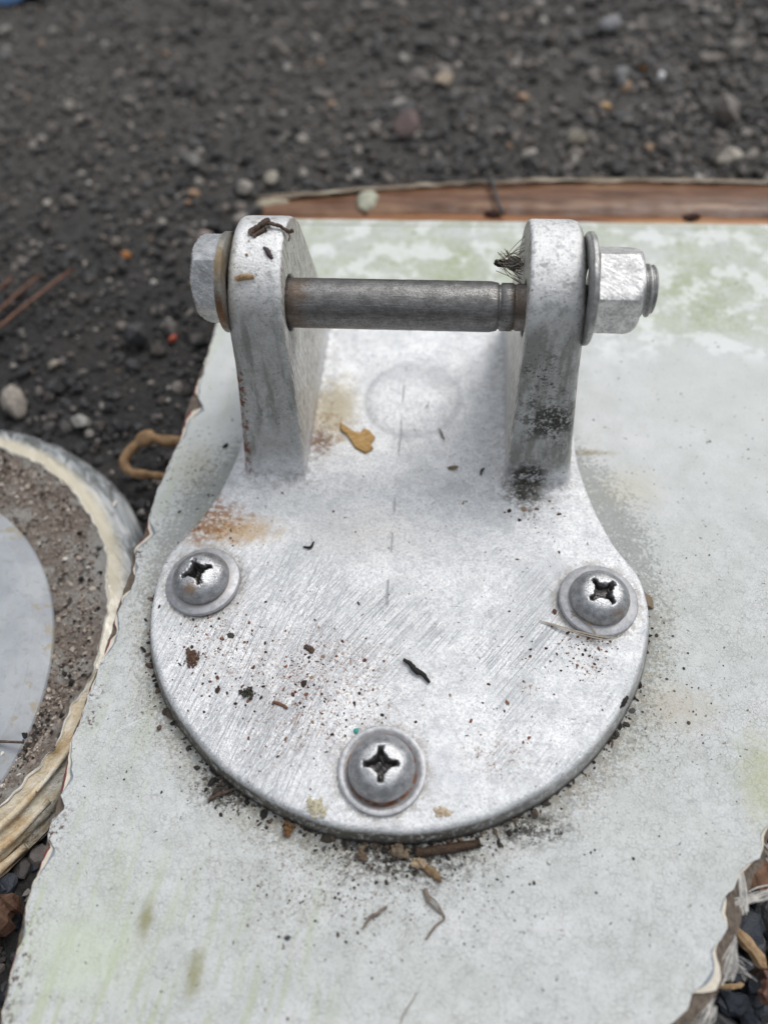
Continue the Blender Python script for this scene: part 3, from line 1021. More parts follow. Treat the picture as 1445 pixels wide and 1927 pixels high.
def layer_outline(f, nseed, edge_y=182.0, back=True):
    """f=0 gelcoat outline, f=1 outermost laminate outline."""
    pts = []
    ys = np.arange(-160, 178, 0.9)
    for y in ys[::-1]:                        # left side, going towards the viewer
        g = interp_x([(-80.8, 178), (-81.3, 110)] + gelL, y)
        o = interp_x([(-82.4, 178)] + outL, y)
        o = min(o, g - 0.15)
        lay = min(1.0, max(0.0, (mnoise.noise(Vector((y * 0.13, 9, 0))) + 0.17) * 4.5))
        ff = f if f in (0, 1.0) else 0.05 + f * 0.9 * lay
        j = 0.28 * mnoise.noise(Vector((y * 0.45, nseed * 3.1, 0))) + 0.16 * mnoise.noise(Vector((y * 1.3, nseed * 5.1, 2)))
        # chip width varies along the edge; inner layers hug the gelcoat
        sc_ = 0.9 * max(0, mnoise.noise(Vector((y * 0.33, 4, 8)))) if f == 0 else 0
        if f == 0:
            ff = 0
        pts.append((g + sc_ + (o - g) * ff + j, y))
    # right broken edge, going away
    n = 130
    for i in range(n):
        t = i / (n - 1)
        def along(line):
            L = line[::-1]
            d = [0]
            for a, b in zip(L, L[1:]):
                d.append(d[-1] + math.hypot(b[0] - a[0], b[1] - a[1]))
            s = t * d[-1]
            return float(np.interp(s, d, [q[0] for q in L])), float(np.interp(s, d, [q[1] for q in L]))
        g, o = along(gelR), along(outR)
        j = 0.3 * mnoise.noise(Vector((t * 60, nseed * 2.3, 7)))
        ff = {0: 0, 0.22: 0.10, 0.68: 0.36, 0.9: 0.38, 1.0: 0.8}[f]
        if 0 < f < 1:
            ff *= min(1.8, max(0.04, 0.25 + 4.2 * mnoise.noise(Vector((t * 13, 0, 3)))))
        if f == 1.0:
            j += 1.5 * mnoise.noise(Vector((t * 45, 5, 1))) + 0.9 * mnoise.noise(Vector((t * 110, 5, 1)))
        if f == 0:
            j += -0.9 * abs(mnoise.noise(Vector((t * 34, 2, 6))))
        pts.append((g[0] + (o[0] - g[0]) * ff + j, g[1] + (o[1] - g[1]) * ff + j))
    for i in range(40):
        pts.append((150 + 60 * (i + 1) / 40, -48 + 20 * (i + 1) / 40 + 0.8 * mnoise.noise(Vector((i * .5, nseed, 1)))))
    pts += [(210, 178)]
    return pts


def slab_from(pts, z0, z1, mat, name, far_curve=False):
    from mathutils.geometry import tessellate_polygon
    P = [Vector((a, b, 0)) for a, b in pts]
    tri = tessellate_polygon([P])
    n = len(pts)
    V = [(a, b, z0) for a, b in pts] + [(a, b, z1) for a, b in pts]
    F = []
    for t in tri:
        a, b, c = (Vector((*pts[i], 0)) for i in t)
        if (b - a).cross(c - a).z < 0:
            t = (t[0], t[2], t[1])
        F.append(t)
        F.append((t[0] + n, t[2] + n, t[1] + n))
    for i in range(n):
        j = (i + 1) % n
        F.append((i, i + n, j + n, j))
    if far_curve:
        # rolled-over far lip
        prof = [(178, z0), (179.5, z0 - 0.08), (181, z0 - 0.35), (182.2, z0 - 0.9), (182.9, z0 - 1.8), (183.0, z0 - 3.0)]
        x0, x1 = pts[0][0], 210
        m_ = 60
        b0 = len(V)
        for (yy, zz) in prof:
            for q in range(m_ + 1):
                t = q / m_
                xx = x0 + (x1 - x0) * t
                V.append((xx, yy + 0.25 * mnoise.noise(Vector((xx * .05, 0, 0))) * (yy > 178), zz))
        for r_ in range(len(prof) - 1):
            for q in range(m_):
                a = b0 + r_ * (m_ + 1) + q
                F.append((a, a + 1, a + m_ + 2, a + m_ + 1))
    me = mesh_from(name, V, F, mat, False)
    return me


panel = thing("fibreglass_sheet", "cut white fibreglass panel with crazed dirty gelcoat under the metal hinge bracket", "panel", (0, 0, -14))
m_primer = mat_simple("blue_grey_primer", (0.22, 0.26, 0.31), 0.7, 0.2)
m_cream = mat_simple("cream_filler", (0.66, 0.60, 0.50), 0.75, 0.15, 0.4)
m_maroon = mat_simple("maroon_paint", (0.17, 0.025, 0.035), 0.6, 0.3)
m_lam = mat_wood("grey_brown_laminate", (0.05, 0.04, 0.032), (0.20, 0.16, 0.125), (1.2, 0.5, 2))
put("gelcoat", slab_from(layer_outline(0, 1), PT, PT - 0.4, MAT['gel'], "gelcoat", True), panel)
put("primer_layer", slab_from(layer_outline(0.22, 2), PT - 0.404, PT - 0.7, m_primer, "primer_layer"), panel)
put("filler_layer", slab_from(layer_outline(0.68, 3), PT - 0.704, PT - 1.15, m_cream, "filler_layer"), panel)
put("maroon_layer", slab_from(layer_outline(0.9, 4), PT - 1.154, PT - 1.5, m_maroon, "maroon_layer"), panel)
put("laminate", slab_from(layer_outline(1.0, 5), PT - 1.504, PT - 6.0, m_lam, "laminate"), panel)

# rear flange: brown resin strip with an orange ledge, two dark notches and a pale back rim
def ribbon(name, rows, x0, x1, mat, n=120, wob=0.5, seed=0, parent=None):
    """rows: list of functions x->(y,z)"""
    V, F = [], []
    for q in range(n + 1):
        x = x0 + (x1 - x0) * q / n
        for r_, fn in enumerate(rows):
            y, z = fn(x)
            V.append((x, y + wob * mnoise.noise(Vector((x * .07, r_ * 2.1, seed))), z + wob * 0.5 * mnoise.noise(Vector((x * .15, r_ * 1.3, seed + 5)))))
    k_ = len(rows)
    for q in range(n):
        for r_ in range(k_ - 1):
            a = q * k_ + r_
            F.append((a, a + k_, a + k_ + 1, a + 1))
    F.append(tuple(range(k_)))
    F.append(tuple(reversed(range(n * k_, (n + 1) * k_))))
    return put(name, mesh_from(name, V, F, mat), parent)


def curve_y(x):      # outer line of the rear strip (bows away to the right)
    return float(np.interp(x, [-85, -60, -26, 10, 48, 100, 155, 215], [200, 203.5, 208.5, 213, 216, 217.5, 216, 213]))


def brown_mat(name, cols, sx):
    k = M(name)
    n = k.noise(1, 5, 0.6, k.vmap(k.P, scale=sx))
    c = k.ramp(n, [(0.3, cols[0]), (0.5, cols[1]), (0.68, cols[2])])
    return k.done(c, 0.36, 0, k.bump(n, 0.6, 0.0015), spec=0.4)


m_brown = brown_mat("brown_resin", ((0.07, 0.032, 0.016), (0.15, 0.07, 0.037), (0.28, 0.165, 0.095)), (0.03, 0.22, 0.3))
m_orange = brown_mat("orange_resin", ((0.13, 0.045, 0.015), (0.30, 0.12, 0.04), (0.42, 0.22, 0.09)), (0.02, 0.25, 0.3))
m_rim = brown_mat("pale_broken_rim", ((0.09, 0.065, 0.045), (0.20, 0.15, 0.10), (0.50, 0.44, 0.34)), (0.03, 0.3, 0.3))
m_hole = mat_simple("notch_dark", (0.035, 0.012, 0.008), 0.9, 0.5, 0.3)
# the brown strip in two overlapping lengths, with a gap filled by a pale lump
ribbon("flange_strip", [lambda x: (186, -15), lambda x: (186.5, -11.8), lambda x: ((186 + curve_y(x)) / 2, -11.0), lambda x: (curve_y(x) - 2, -11.6), lambda x: (curve_y(x), -13.5), lambda x: (curve_y(x), -20)],
       -76, -29, m_brown, 40, 0.9, 1, panel)
ribbon("flange_strip", [lambda x: (186, -15), lambda x: (186.5, -11.6), lambda x: ((186 + curve_y(x)) / 2, -10.2), lambda x: (curve_y(x) - 2, -10.8), lambda x: (curve_y(x), -13), lambda x: (curve_y(x), -20)],
       -27.5, 210, m_brown, 150, 0.9, 2, panel)
ribbon("flange_ledge", [lambda x: (182.6, -13), lambda x: (183.4, -10.6), lambda x: (186 + 3.2 * min(1, max(0, (x + 60) / 60)), -9.9), lambda x: (187.5 + 3.2 * min(1, max(0, (x + 60) / 60)), -12)],
       -80, 210, m_orange, 150, 0.5, 3, panel)
ribbon("broken_rim", [lambda x: (curve_y(x) - 1.2 - 1.8 * max(0, mnoise.noise(Vector((x * .04, 1, 1)))), -10.2), lambda x: (curve_y(x) + 0.4, -9.6), lambda x: (curve_y(x) + 2.2 + 3 * max(0, mnoise.noise(Vector((x * .05, 3, 0)))), -12), lambda x: (curve_y(x) + 3, -20)],
       -80, 210, m_rim, 160, 1.2, 4, panel)
for hx in (29.4, 116.8):  # solid dark lumps placed for the two holes
    v, f = rock_proto(3, int(hx), planes=4)
    v = v * np.array([4.2, 2.6, 2.2])
    put("dark_notch", mesh_from("dark_notch", v + np.array([hx, 189.2, -10.0]), [tuple(q) for q in f], m_hole), panel)
v, f = rock_proto(3, 9, planes=8)
put("pale_lump", mesh_from("pale_lump", v * np.array([5.0, 7.5, 3.5]) + np.array([-27.5, 199, -10.5]), [tuple(q) for q in f], mat_simple("greenish_filler", (0.42, 0.42, 0.33), 0.7, 0.35, 0.3)), panel)
v, f = rock_proto(3, 12, planes=8)
put("pale_lump", mesh_from("pale_lump", v * np.array([9.0, 5.5, 3.0]) + np.array([-72, 200, -13]), [tuple(q) for q in f], mat_simple("tan_filler", (0.40, 0.35, 0.26), 0.7, 0.35, 0.3)), panel)
wv, wf = tube(smooth_path([(28.5, 212, -8.2), (30.5, 205, -7.4), (31.5, 197, -7.6), (34.5, 187, -7.6)]), [1.3] * 3 + [0.8] * 13, 7)
tag(put("wire_stub", mesh_from("wire_stub", wv, wf, mat_simple("dark_wire", (0.05, 0.055, 0.06), 0.5, 0.3))), "short dark wire lying across the brown rear strip", "wire")

# frayed glass fibres on the broken right edge (parts of the panel)
fr = []
frm = mat_simple("glass_fibre", (0.52, 0.50, 0.47), 0.6, 0.3)


def fray(base, tip, n, spread, rad, seed):
    rr = random.Random(seed)
    parts = []
    for i in range(n):
        b = Vector(base) + Vector((rr.uniform(-1, 1), rr.uniform(-2, 2), rr.uniform(-.5, .5))) * spread * 0.35
        t = Vector(tip) + Vector((rr.uniform(-1, 1), rr.uniform(-1, 1), rr.uniform(-.6, .6))) * spread
        mid = (b + t) / 2 + Vector((rr.uniform(-1, 1), rr.uniform(-1, 1), rr.uniform(0, 1))) * spread * 0.5
        parts.append(tube(smooth_path([b, mid, t], 5), rad * rr.uniform(.6, 1.3), 5))
    return join(parts)


for b_, t_, n_, s_, r_, sd_ in (((91, -84.5, -8.5), (102.5, -80.5, -11), 26, 1.6, 0.16, 1), ((93, -74, -8.5), (92.5, -86, -9), 22, 1.3, 0.18, 2),
                                ((89, -93, -8.6), (86, -101, -10), 24, 1.9, 0.16, 3), ((82, -106, -8.8), (77, -113, -10), 22, 2.0, 0.15, 4),
                                ((99, -69, -9), (104, -76, -10), 14, 1.8, 0.14, 5), ((87, -97, -10), (93, -99, -14), 10, 2.2, 0.12, 6)):
    v, f = fray(b_, t_, n_, s_, r_, sd_)
    put("fibre_fray", mesh_from("fibre_fray", v, f, frm), panel)

# ================================================================== BRACKET (cast)
outline_ctrl = [(0, -75.2)]
arc_pts = [(8, -75.0), (20, -72.6), (32, -68.0), (44, -61.0), (55, -51.5), (64, -39.8), (71, -26.5), (75, -12.5), (74.9, -2.5), (72.8, 4.6), (68.0, 12.0), (64.8, 19.0), (62.0, 27.0), (59.5, 36), (57.6, 46), (57.0, 60), (57, 80), (56.5, 100), (53, 110), (45, 113.5), (30, 112), (15, 109.5), (0, 109)]
left_pts = [(-15, 109.5), (-30, 112), (-45, 113.5), (-53, 110), (-57, 100), (-57.8, 80), (-58.2, 60), (-58.6, 46), (-59.8, 37), (-62.2, 27), (-65.6, 18.5), (-69.6, 10.5), (-74.0, 2.5), (-75.2, -7), (-74.2, -19.5), (-70.5, -31), (-64.2, -42.2), (-56, -51.5), (-45, -61), (-33, -67.8), (-20, -72.6), (-9, -75)]
OUT = closed_curve(outline_ctrl + arc_pts + left_pts, 5)
EAR = [(34, -3), (34.5, 0), (38, 12), (42, 27), (44.6, 42), (45.2, 55), (48.3, 65), (54, 71.3), (61, 74.4), (68, 75), (76, 72.3), (83, 66.0), (87, 59.5), (92, 49), (97, 38), (102, 26), (107, 12), (111, 0), (111, -3)]
BY, BZ = 57.5, 56.5


def build_cast():
    h = 0.7
    xs = np.arange(-78, 78.1, h)
    ys = np.arange(-78, 116.1, h)
    zs = np.arange(-8.4, 78, h)
    X2, Y2 = np.meshgrid(xs, ys, indexing='ij')
    d2 = poly_sdf(X2, Y2, OUT)
    Yz, Zz = np.meshgrid(ys, zs, indexing='ij')
    de = poly_sdf(Yz, Zz, closed_curve_open(EAR))
    boss = np.exp(-((np.hypot(X2 - 0.5, Y2 - 71) / 16.5) ** 5))
    boss_ring = np.exp(-((np.hypot(X2 - 0.5, Y2 - 71) - 17.3) / 1.6) ** 2)
    X = xs[:, None, None]
    Y = ys[None, :, None]
    Z = zs[None, None, :]
    # plate: rounded extrusion, z from -7.1 to 0, rim slightly flared downwards
    r = 0.9
    zc, hh = -3.55, 3.55
    flare = 0.12 + 0.26 * np.clip((10 - Y2) / 40, 0, 1)
    qx = d2[:, :, None] + flare[:, :, None] * (Z + 0.8) * (Z < -0.8) + r
    ztop = 1.3 * boss[:, :, None] - 0.45 * boss_ring[:, :, None]
    qz = np.abs(Z - zc - 0.5 * ztop * (Z > zc)) - hh - 0.5 * ztop * (Z > zc) + r
    plate = np.minimum(np.maximum(qx, qz), 0) + np.hypot(np.maximum(qx, 0), np.maximum(qz, 0)) - r
    F = plate
    for s in (-1, 1):
        xa = X * s
        outer = xa - (54.5 - 0.078 * np.maximum(Z, 0))
        inner = 33.6 - xa
        body = smax(de[None], outer, 4.2 if s > 0 else 3.0)
        body = smax(body, inner, 1.6)
        hole = 8.0 - np.sqrt((Y - BY) ** 2 + (Z - BZ) ** 2)
        body = np.maximum(body, np.broadcast_to(hole, body.shape))
        F = smin(F, body, 1.7)
    V, Q = surface_net(F.astype(np.float64), (xs[0], ys[0], zs[0]), h)
    return V, Q


def closed_curve_open(P):
    # smooth only the upper ring of the ear profile
    return P[:2] + [(q.x, q.y) for q in smooth_path([(*p, 0) for p in P[2:17]], 4)] + P[17:]


bracket = thing("hinge_bracket", "weathered cast aluminium bracket screwed to the white panel, its two lugs joined by a bolt", "bracket", (0, 0, -7))
V, Q = build_cast()
full = mesh_from("cast", V, Q, None)
NRM = np.empty(len(V) * 3, np.float32)
full.vertex_normals.foreach_get("vector", NRM)
NRM = NRM.reshape(-1, 3)
if NRM[np.argmax(V[:, 2])][2] < 0:
    Q = Q[:, ::-1]
    NRM = -NRM
bpy.data.meshes.remove(full)
Cq = V[Q].mean(1)
lab = np.zeros(len(Q), int)
isear = (Cq[:, 2] > 1.6) & (Cq[:, 1] > 30)
lab[isear & (Cq[:, 0] < -24)] = 1
lab[isear & (Cq[:, 0] > 24)] = 2


def sub(lbl, name, label=None):
    q = Q[lab == lbl]
    u, inv = np.unique(q.ravel(), return_inverse=True)
    me = mesh_from(name, V[u], inv.reshape(-1, 4), MAT['cast'])
    me.normals_split_custom_set_from_vertices([tuple(n) for n in NRM[u]])
    o = put(name, me, bracket)
    if label:
        o["label"] = label
    return o


base_plate = sub(0, "base_plate")
earL = sub(1, "lug", "left lug with bark scraps on top")
earR = sub(2, "lug", "right lug with black mildew on its front")

# ------------------------------------------------------------------ bolt through the lugs
AX0 = Vector((0, BY, BZ))


def xlathe(profile, seg=48, jitter=0.0):
    V, F = lathe(profile, seg, 'X')
    V = V + np.array([0, BY, BZ])
    return V, F


# ragged shank with turned steps near the nut
prof = [(0, -52), (7.0, -52), (7.0, -33.6)]
xx = -33.0
while xx < 24:
    prof.append((7.1 + 0.06 * mnoise.noise(Vector((xx * .4, 0, 0))), xx))
    xx += 2.0
prof += [(7.1, 24.2), (6.85, 25.4), (6.7, 26.2), (6.2, 26.5), (6.2, 26.9), (6.72, 27.2), (6.72, 30.4), (6.3, 30.8), (6.3, 31.3), (6.6, 31.7), (6.6, 53), (0, 53)]
v, f = xlathe(prof, 56)
bolt = put("pivot_bolt", mesh_from("pivot_bolt", v, f, MAT['shank']), bracket)
bolt["label"] = "dark stained steel bolt spanning the two lugs"


def hexprism(x0, x1, rc, a0, dome=1.0, outward=1, rnd=0.5):
    """hexagonal head/nut along X with chamfered corners on the outward face; a0 = angle of a corner from +Z towards -Y."""
    V, F = [], []
    per = 12
    seg = 6 * per
    rings = []
    L = x1 - x0
    for s, lim in ((0, rc * 1.0), (0.06, rc), (0.72, rc), (0.80, rc * 0.985), (0.88, rc * 0.955), (0.95, rc * 0.915), (1.0, rc * 0.87)):
        rings.append((x0 + L * s, lim))
    for (x, lim) in rings:
        for k in range(seg):
            a = 2 * math.pi * k / seg
            loc = (a % (math.pi / 3)) - math.pi / 6
            rh = rc * math.cos(math.pi / 6) / math.cos(loc)
            rr = min(rh, lim, rc - rnd * 0.35)
            t = a0 + a
            V.append((x, BY - rr * math.sin(t), BZ + rr * math.cos(t)))
    for i in range(len(rings) - 1):
        for k in range(seg):
            k2 = (k + 1) % seg
            F.append((i * seg + k, i * seg + k2, (i + 1) * seg + k2, (i + 1) * seg + k))
    F.append(tuple(range(seg)))
    # domed end
    last = (len(rings) - 1) * seg
    b = len(V)
    for k in range(seg):
        p = Vector(V[last + k])
        c = Vector((x1 + dome * 0.35 * (1 if x1 > x0 else -1), BY, BZ))
        V.append(tuple(p.lerp(c, 0.15)))
    for k in range(seg):
        k2 = (k + 1) % seg
        F.append((last + k, last + k2, b + k2, b + k))
    F.append(tuple(range(b + seg - 1, b - 1, -1)))
    return np.array(V), F


def flat_sharp(me, ang=28):
    me.set_sharp_from_angle(angle=R(ang))


def fix_normals(me):
    import bmesh
    bm = bmesh.new()
    bm.from_mesh(me)
    bmesh.ops.recalc_face_normals(bm, faces=bm.faces)
    bm.to_mesh(me)
    bm.free()


v, f = hexprism(-51.0, -58.0, 12.3, R(25.6), rnd=0.2)
v[:, 2] += 1.2
me = mesh_from("bolt_head", v, f, MAT['head'])
fix_normals(me)
flat_sharp(me, 13)
put("bolt_head", me, bolt)
v, f = hexprism(51.8, 63.4, 12.2, R(0.5), rnd=0.25)
me = mesh_from("nut", v, f, MAT['nut'])
fix_normals(me)
flat_sharp(me, 13)
put("nut", me, bolt)


def washer_x(x0, x1, R0, tilt, mat, yo=0, zo=0):
    e = 0.35
    pr = [(7.4, x0), (R0 - e, x0), (R0, x0 + e), (R0, x1 - e), (R0 - e, x1), (7.4, x1), (7.4, x0)]
    v, f = lathe(pr, 64, 'X')
    c = np.array([(x0 + x1) / 2, 0, 0])
    Rm = np.array((Matrix.Rotation(tilt[0], 3, 'Z') @ Matrix.Rotation(tilt[1], 3, 'Y')))
    v = (v - c) @ Rm.T + c + np.array([0, BY + yo, BZ + zo])
    me = mesh_from("washer", v, f, mat)
    fix_normals(me)
    flat_sharp(me, 35)
    return put("washer", me, bolt)


washer_x(-49.3, -50.4, 13.9, (R(-1.0), R(0.8)), MAT['brass'])["label"] = "grey rust tinted washer under the bolt head"
washer_x(49.4, 51.0, 15.2, (R(1.2), R(-1.2)), MAT['washer'])["label"] = "grey washer under the nut"

# threaded end: real helical ridges
def thread(x0, x1, r0, r1, pitch):
    V, F = [], []
    seg = 40
    n = int((x1 - x0) / 0.16)
    for i in range(n + 1):
        x = x0 + (x1 - x0) * i / n
        for k in range(seg):
            a = 2 * math.pi * k / seg
            ph = (x / pitch - a / (2 * math.pi)) % 1.0
            t = abs(ph - 0.5) * 2
            rr = r0 + (r1 - r0) * min(1, max(0, (1 - t) * 1.6 - 0.2))
            end = min(1.0, (x1 - x) / 1.2)
            rr = min(rr, r1 - 1.0 * (1 - end) ** 2)
            V.append((x, BY + rr * math.cos(a), BZ + rr * math.sin(a)))
    for i in range(n):
        for k in range(seg):
            k2 = (k + 1) % seg
            F.append((i * seg + k, i * seg + k2, (i + 1) * seg + k2, (i + 1) * seg + k))
    F.append(tuple(range(seg)))
    F.append(tuple(reversed(range(n * seg, (n + 1) * seg))))
    return np.array(V), F


v, f = thread(61.5, 68.0, 6.1, 7.1, 1.9)
me = mesh_from("thread", v, f, MAT['washer'])
fix_normals(me)
put("thread", me, bolt)

# ------------------------------------------------------------------ pan-head screws
def screw_head_mesh(name, mat, seed=0, fill=1.9, chew=0.2):
    h = 0.2
    a = np.arange(-10.2, 10.3, h)
    zz = np.arange(-0.6, 8.2, h)
    X, Y, Z = np.meshgrid(a, a, zz, indexing='ij')
    r = np.hypot(X, Y)
    # dome: superellipse of revolution, slightly tucked in at its foot
    e = ((r / 9.1) ** 2.5 + (np.maximum(Z, 0) / 6.6) ** 2.1)
    dome = (e ** (1 / 2.3) - 1) * 7.0
    dome = smax(dome, -(Z - 0.0) + 0.0, 0.5)
    dome = smax(dome, r - (8.3 + 0.8 * np.clip(Z, 0, 1)), 0.6)
    depth = 6.6 - Z
    hw = 1.55 - 0.13 * depth
    hl = 5.2 - 0.50 * depth
    aX, aY = np.abs(X) / hl, np.abs(Y) / hl
    star = ((aX ** 0.66 + aY ** 0.66) ** (1 / 0.66) - 1.0) * 1.6
    hw = 0.80 - 0.05 * depth
    b1 = np.maximum(np.abs(X) - hw, np.abs(Y) - hl)
    b2 = np.maximum(np.abs(Y) - hw, np.abs(X) - hl)
    b1 = np.minimum(b1, star)
    cone = (r - (2.3 - 0.35 * depth)) * 0.9
    cross = smin(smin(b1, b2, 0.5), cone, 0.5)
    cross = np.maximum(cross, -(Z - fill - 0.5 * np.sin(X * 1.3 + seed) * np.cos(Y * 1.1 + seed)))
    # chewed edges
    nz = chew * (np.sin(X * 2.1 + 0.7 + seed * 2.3) * np.cos(Y * 1.7 + seed) + 0.7 * np.sin(X * 3.7 + Y * 2.9 + seed * 5.0))
    F = smax(dome, -(cross + nz), 0.4)
    V, Q = surface_net(F, (a[0], a[0], zz[0]), h)
    me = mesh_from(name, V, Q, mat)
    fix_normals(me)
    return me


def screw_mat(name, seed, extra):
    k = M(name)
    a = k.noise(0.45, 5, 0.7, off=seed)
    f_ = k.noise(2.2, 5, 0.75, off=seed)
    x, y, z = k.xyz()
    base = k.mix(k.mr(a, 0.35, 0.65), (0.31, 0.315, 0.33), (0.52, 0.525, 0.54))
    base = k.mix(k.mr(f_, 0.52, 0.68, 0, 0.5), base, (0.16, 0.15, 0.14))
    rr = k.length(k.vmap(k.P, scale=(1, 1, 0)))
    pit = k.math('MULTIPLY', k.mr(rr, 5.0, 3.6), k.mr(z, 5.4, 4.2))
    base = k.mix(k.math('MULTIPLY', pit, 0.8), base, (0.09, 0.08, 0.07))
    burr = k.math('MULTIPLY', k.math('MULTIPLY', k.mr(rr, 6.2, 5.0), k.mr(rr, 2.2, 3.4)), k.mr(f_, 0.40, 0.52))
    base = k.mix(k.math('MULTIPLY', burr, k.mr(z, 5.0, 5.6, 0, 0.55)), base, (0.82, 0.82, 0.82))
    foot = k.math('MULTIPLY', k.mr(z, 1.5, 0.2), k.mr(a, 0.35, 0.6))
    base = k.mix(k.math('MULTIPLY', foot, 0.8), base, (0.16, 0.07, 0.03))
    for c, r, col, s in extra:
        base = k.mix(k.math('MULTIPLY', k.blob(c, r, 0.7, 1.0, a), s), base, col)
    return k.done(base, k.mr(f_, 0.35, 0.7, 0.24, 0.46), 0.9, k.bump(k.math('ADD', f_, a), 0.35, 0.0006))


SM = [screw_mat("left_screw_steel", 1, [((-3, -4.5, 4), (3.5, 3, 4), (0.36, 0.22, 0.13), 0.8)]),
      screw_mat("right_screw_steel", 5, [((0, -6.5, 3), (4, 3, 3), (0.30, 0.18, 0.11), 0.6)]),
      screw_mat("bottom_screw_steel", 9, [((0, -8.5, 0.5), (8, 2.5, 1.8), (0.34, 0.12, 0.03), 0.9)])]
wm = []
for i, (rc, cc) in enumerate(((0.3, (0.3, 0.2, 0.12)), (0.2, (0.3, 0.25, 0.2)), (0.9, (0.30, 0.13, 0.05)))):
    k = M("screw_washer_%d" % i)
    a = k.noise(0.5, 5, 0.7, off=i * 3.0)
    f_ = k.noise(2.5, 4, 0.75, off=i)
    base = k.mix(k.mr(a, 0.35, 0.65), (0.38, 0.385, 0.40), (0.54, 0.54, 0.56))
    base = k.mix(k.mr(f_, 0.55, 0.7, 0, 0.45), base, (0.22, 0.21, 0.20))
    rr = k.length(k.vmap(k.P, scale=(1, 1, 0)))
    base = k.mix(k.math('MULTIPLY', k.math('MULTIPLY', k.mr(rr, 10.0, 9.2), rc), k.mr(a, 0.4, 0.55)), base, cc)
    base = k.mix(k.math('MULTIPLY', k.mr(k.xyz()[2], -0.9, -1.6), 0.8), base, (0.12, 0.10, 0.08))
    wm.append(k.done(base, 0.48, 0.65, k.bump(f_, 0.3, 0.0004)))

SCREWS = [((-60.2, -6.6), R(24), (R(-2.0), R(-3.5)), "left screw, rusty in its cross slot"),
          ((60.5, -6.5), R(38), (R(1.5), R(1.5)), "right screw with its cross slot filled with dirt"),
          ((-0.2, -60.1), R(4), (R(1), R(0)), "front screw with a rusty ring under its head")]
for i, ((sx, sy), rz, tilt, lb) in enumerate(SCREWS):
    me = screw_head_mesh("screw", SM[i], i * 1.7 + 0.4, (2.0, 2.7, 2.3)[i], (0.16, 0.15, 0.08)[i])
    zb = 1.75
    s = put("screw", me, bracket, loc=(sx, sy, zb + 7.0), rot=(tilt[0], tilt[1], rz))
    s["label"] = lb
    e = 0.4
    if i == 2:
        pr = [(4, -1.0), (8.5, -1.0), (9.3, -0.95), (10.2, -0.35), (11.2, 0.0), (11.75, -0.25), (11.8, -1.6), (11.6, -1.75), (4, -1.75)]
    else:
        pr = [(4, 0.02), (11.35, 0.02), (11.7, -0.3), (11.75, -1.55), (11.5, -1.75), (4, -1.75)]
    v, f = lathe(pr, 72)
    me = mesh_from("washer", v, f, wm[i])
    fix_normals(me)
    flat_sharp(me, 50)
    wo = bpy.data.objects.new("washer", me)
    COL.objects.link(wo)
    wo.parent = s
    wo.location = (0.0, 0.0, 0.0) if i else (0.0, 0.0, 0.0)

# ================================================================== ROUND FIBREGLASS PIECE AT THE LEFT
SCX, SCY, SZ = -181.0, -23.0, -21.0
piece = thing("fibreglass_offcut", "round broken fibreglass piece with clear resin rim and grey disc, left of the panel", "scrap", (SCX, SCY, GZ))


def ring_part(name, prof_fn, a0, a1, mat, seg=160, wob=0.6, seed=0, cx=SCX, cy=SCY, smooth=True):
    V, F = [], []
    n = None
    for k_ in range(seg + 1):
        a = a0 + (a1 - a0) * k_ / seg
        pr = prof_fn(a)
        n = len(pr)
        for i, (r_, z_) in enumerate(pr):
            j = wob * (mnoise.noise(Vector((math.cos(a) * 9, math.sin(a) * 9, i * 1.7 + seed))) + 0.5 * mnoise.noise(Vector((math.cos(a) * 28, math.sin(a) * 28, i * 1.3 + seed))))
            rr = r_ + j
            V.append((cx + rr * math.cos(a), cy + rr * math.sin(a), z_ + 0.5 * j))
    for k_ in range(seg):
        for i in range(n - 1):
            a = k_ * n + i
            F.append((a, a + 1, a + n + 1, a + n))
    return put(name, mesh_from(name, V, F, mat, smooth), piece)


k = M("brown_fuzzy_core")
n1, n2, n3 = k.noise(0.12, 5, 0.65), k.noise(0.6, 6, 0.75), k.noise(0.25, 4, 0.6, off=4)
c = k.ramp(n2, [(0.28, (0.10, 0.075, 0.06)), (0.45, (0.29, 0.235, 0.20)), (0.62, (0.42, 0.36, 0.31)), (0.75, (0.60, 0.55, 0.50))])
c = k.mix(k.mr(n1, 0.50, 0.62, 0, 0.75), c, (0.56, 0.54, 0.50))
c = k.mix(k.math('MULTIPLY', k.blob((-107, 8, -21), (13, 26, 8), 0.8, 1.3, n1), 0.8), c, (0.60, 0.585, 0.55))
c = k.mix(k.mr(n3, 0.57, 0.64, 0, 0.85), c, (0.05, 0.038, 0.03))
m_core = k.done(c, 0.9, 0, k.bump(k.math('ADD', n2, n1), 1.0, 0.003), spec=0.3)
k = M("clear_streaked_resin")
n1 = k.noise(1, 5, 0.6, k.vmap(k.P, rot=(0, 0, 0.9), scale=(0.05, 0.25, 0.2)), dist=1.2)
n2 = k.noise(0.5, 5, 0.7)
c = k.ramp(n1, [(0.32, (0.09, 0.095, 0.095)), (0.46, (0.22, 0.235, 0.24)), (0.56, (0.42, 0.44, 0.46)), (0.68, (0.66, 0.67, 0.66))])
c = k.mix(k.mr(n2, 0.55, 0.7, 0, 0.3), c, (0.55, 0.50, 0.38))
rl = k.length(k.vmap(k.P, loc=(181, 23, 0), scale=(1, 1, 0)))
c = k.mix(k.math('MULTIPLY', k.mr(k.math('ADD', rl, k.math('MULTIPLY', n2, 6.0)), 94.5, 89.5), 0.85), c, (0.64, 0.57, 0.42))
m_resin = k.done(c, 0.22, 0, k.bump(n1, 0.5, 0.002), spec=0.6)
m_resin.node_tree.nodes["Principled BSDF"].inputs["Coat Weight"].default_value = 0.5
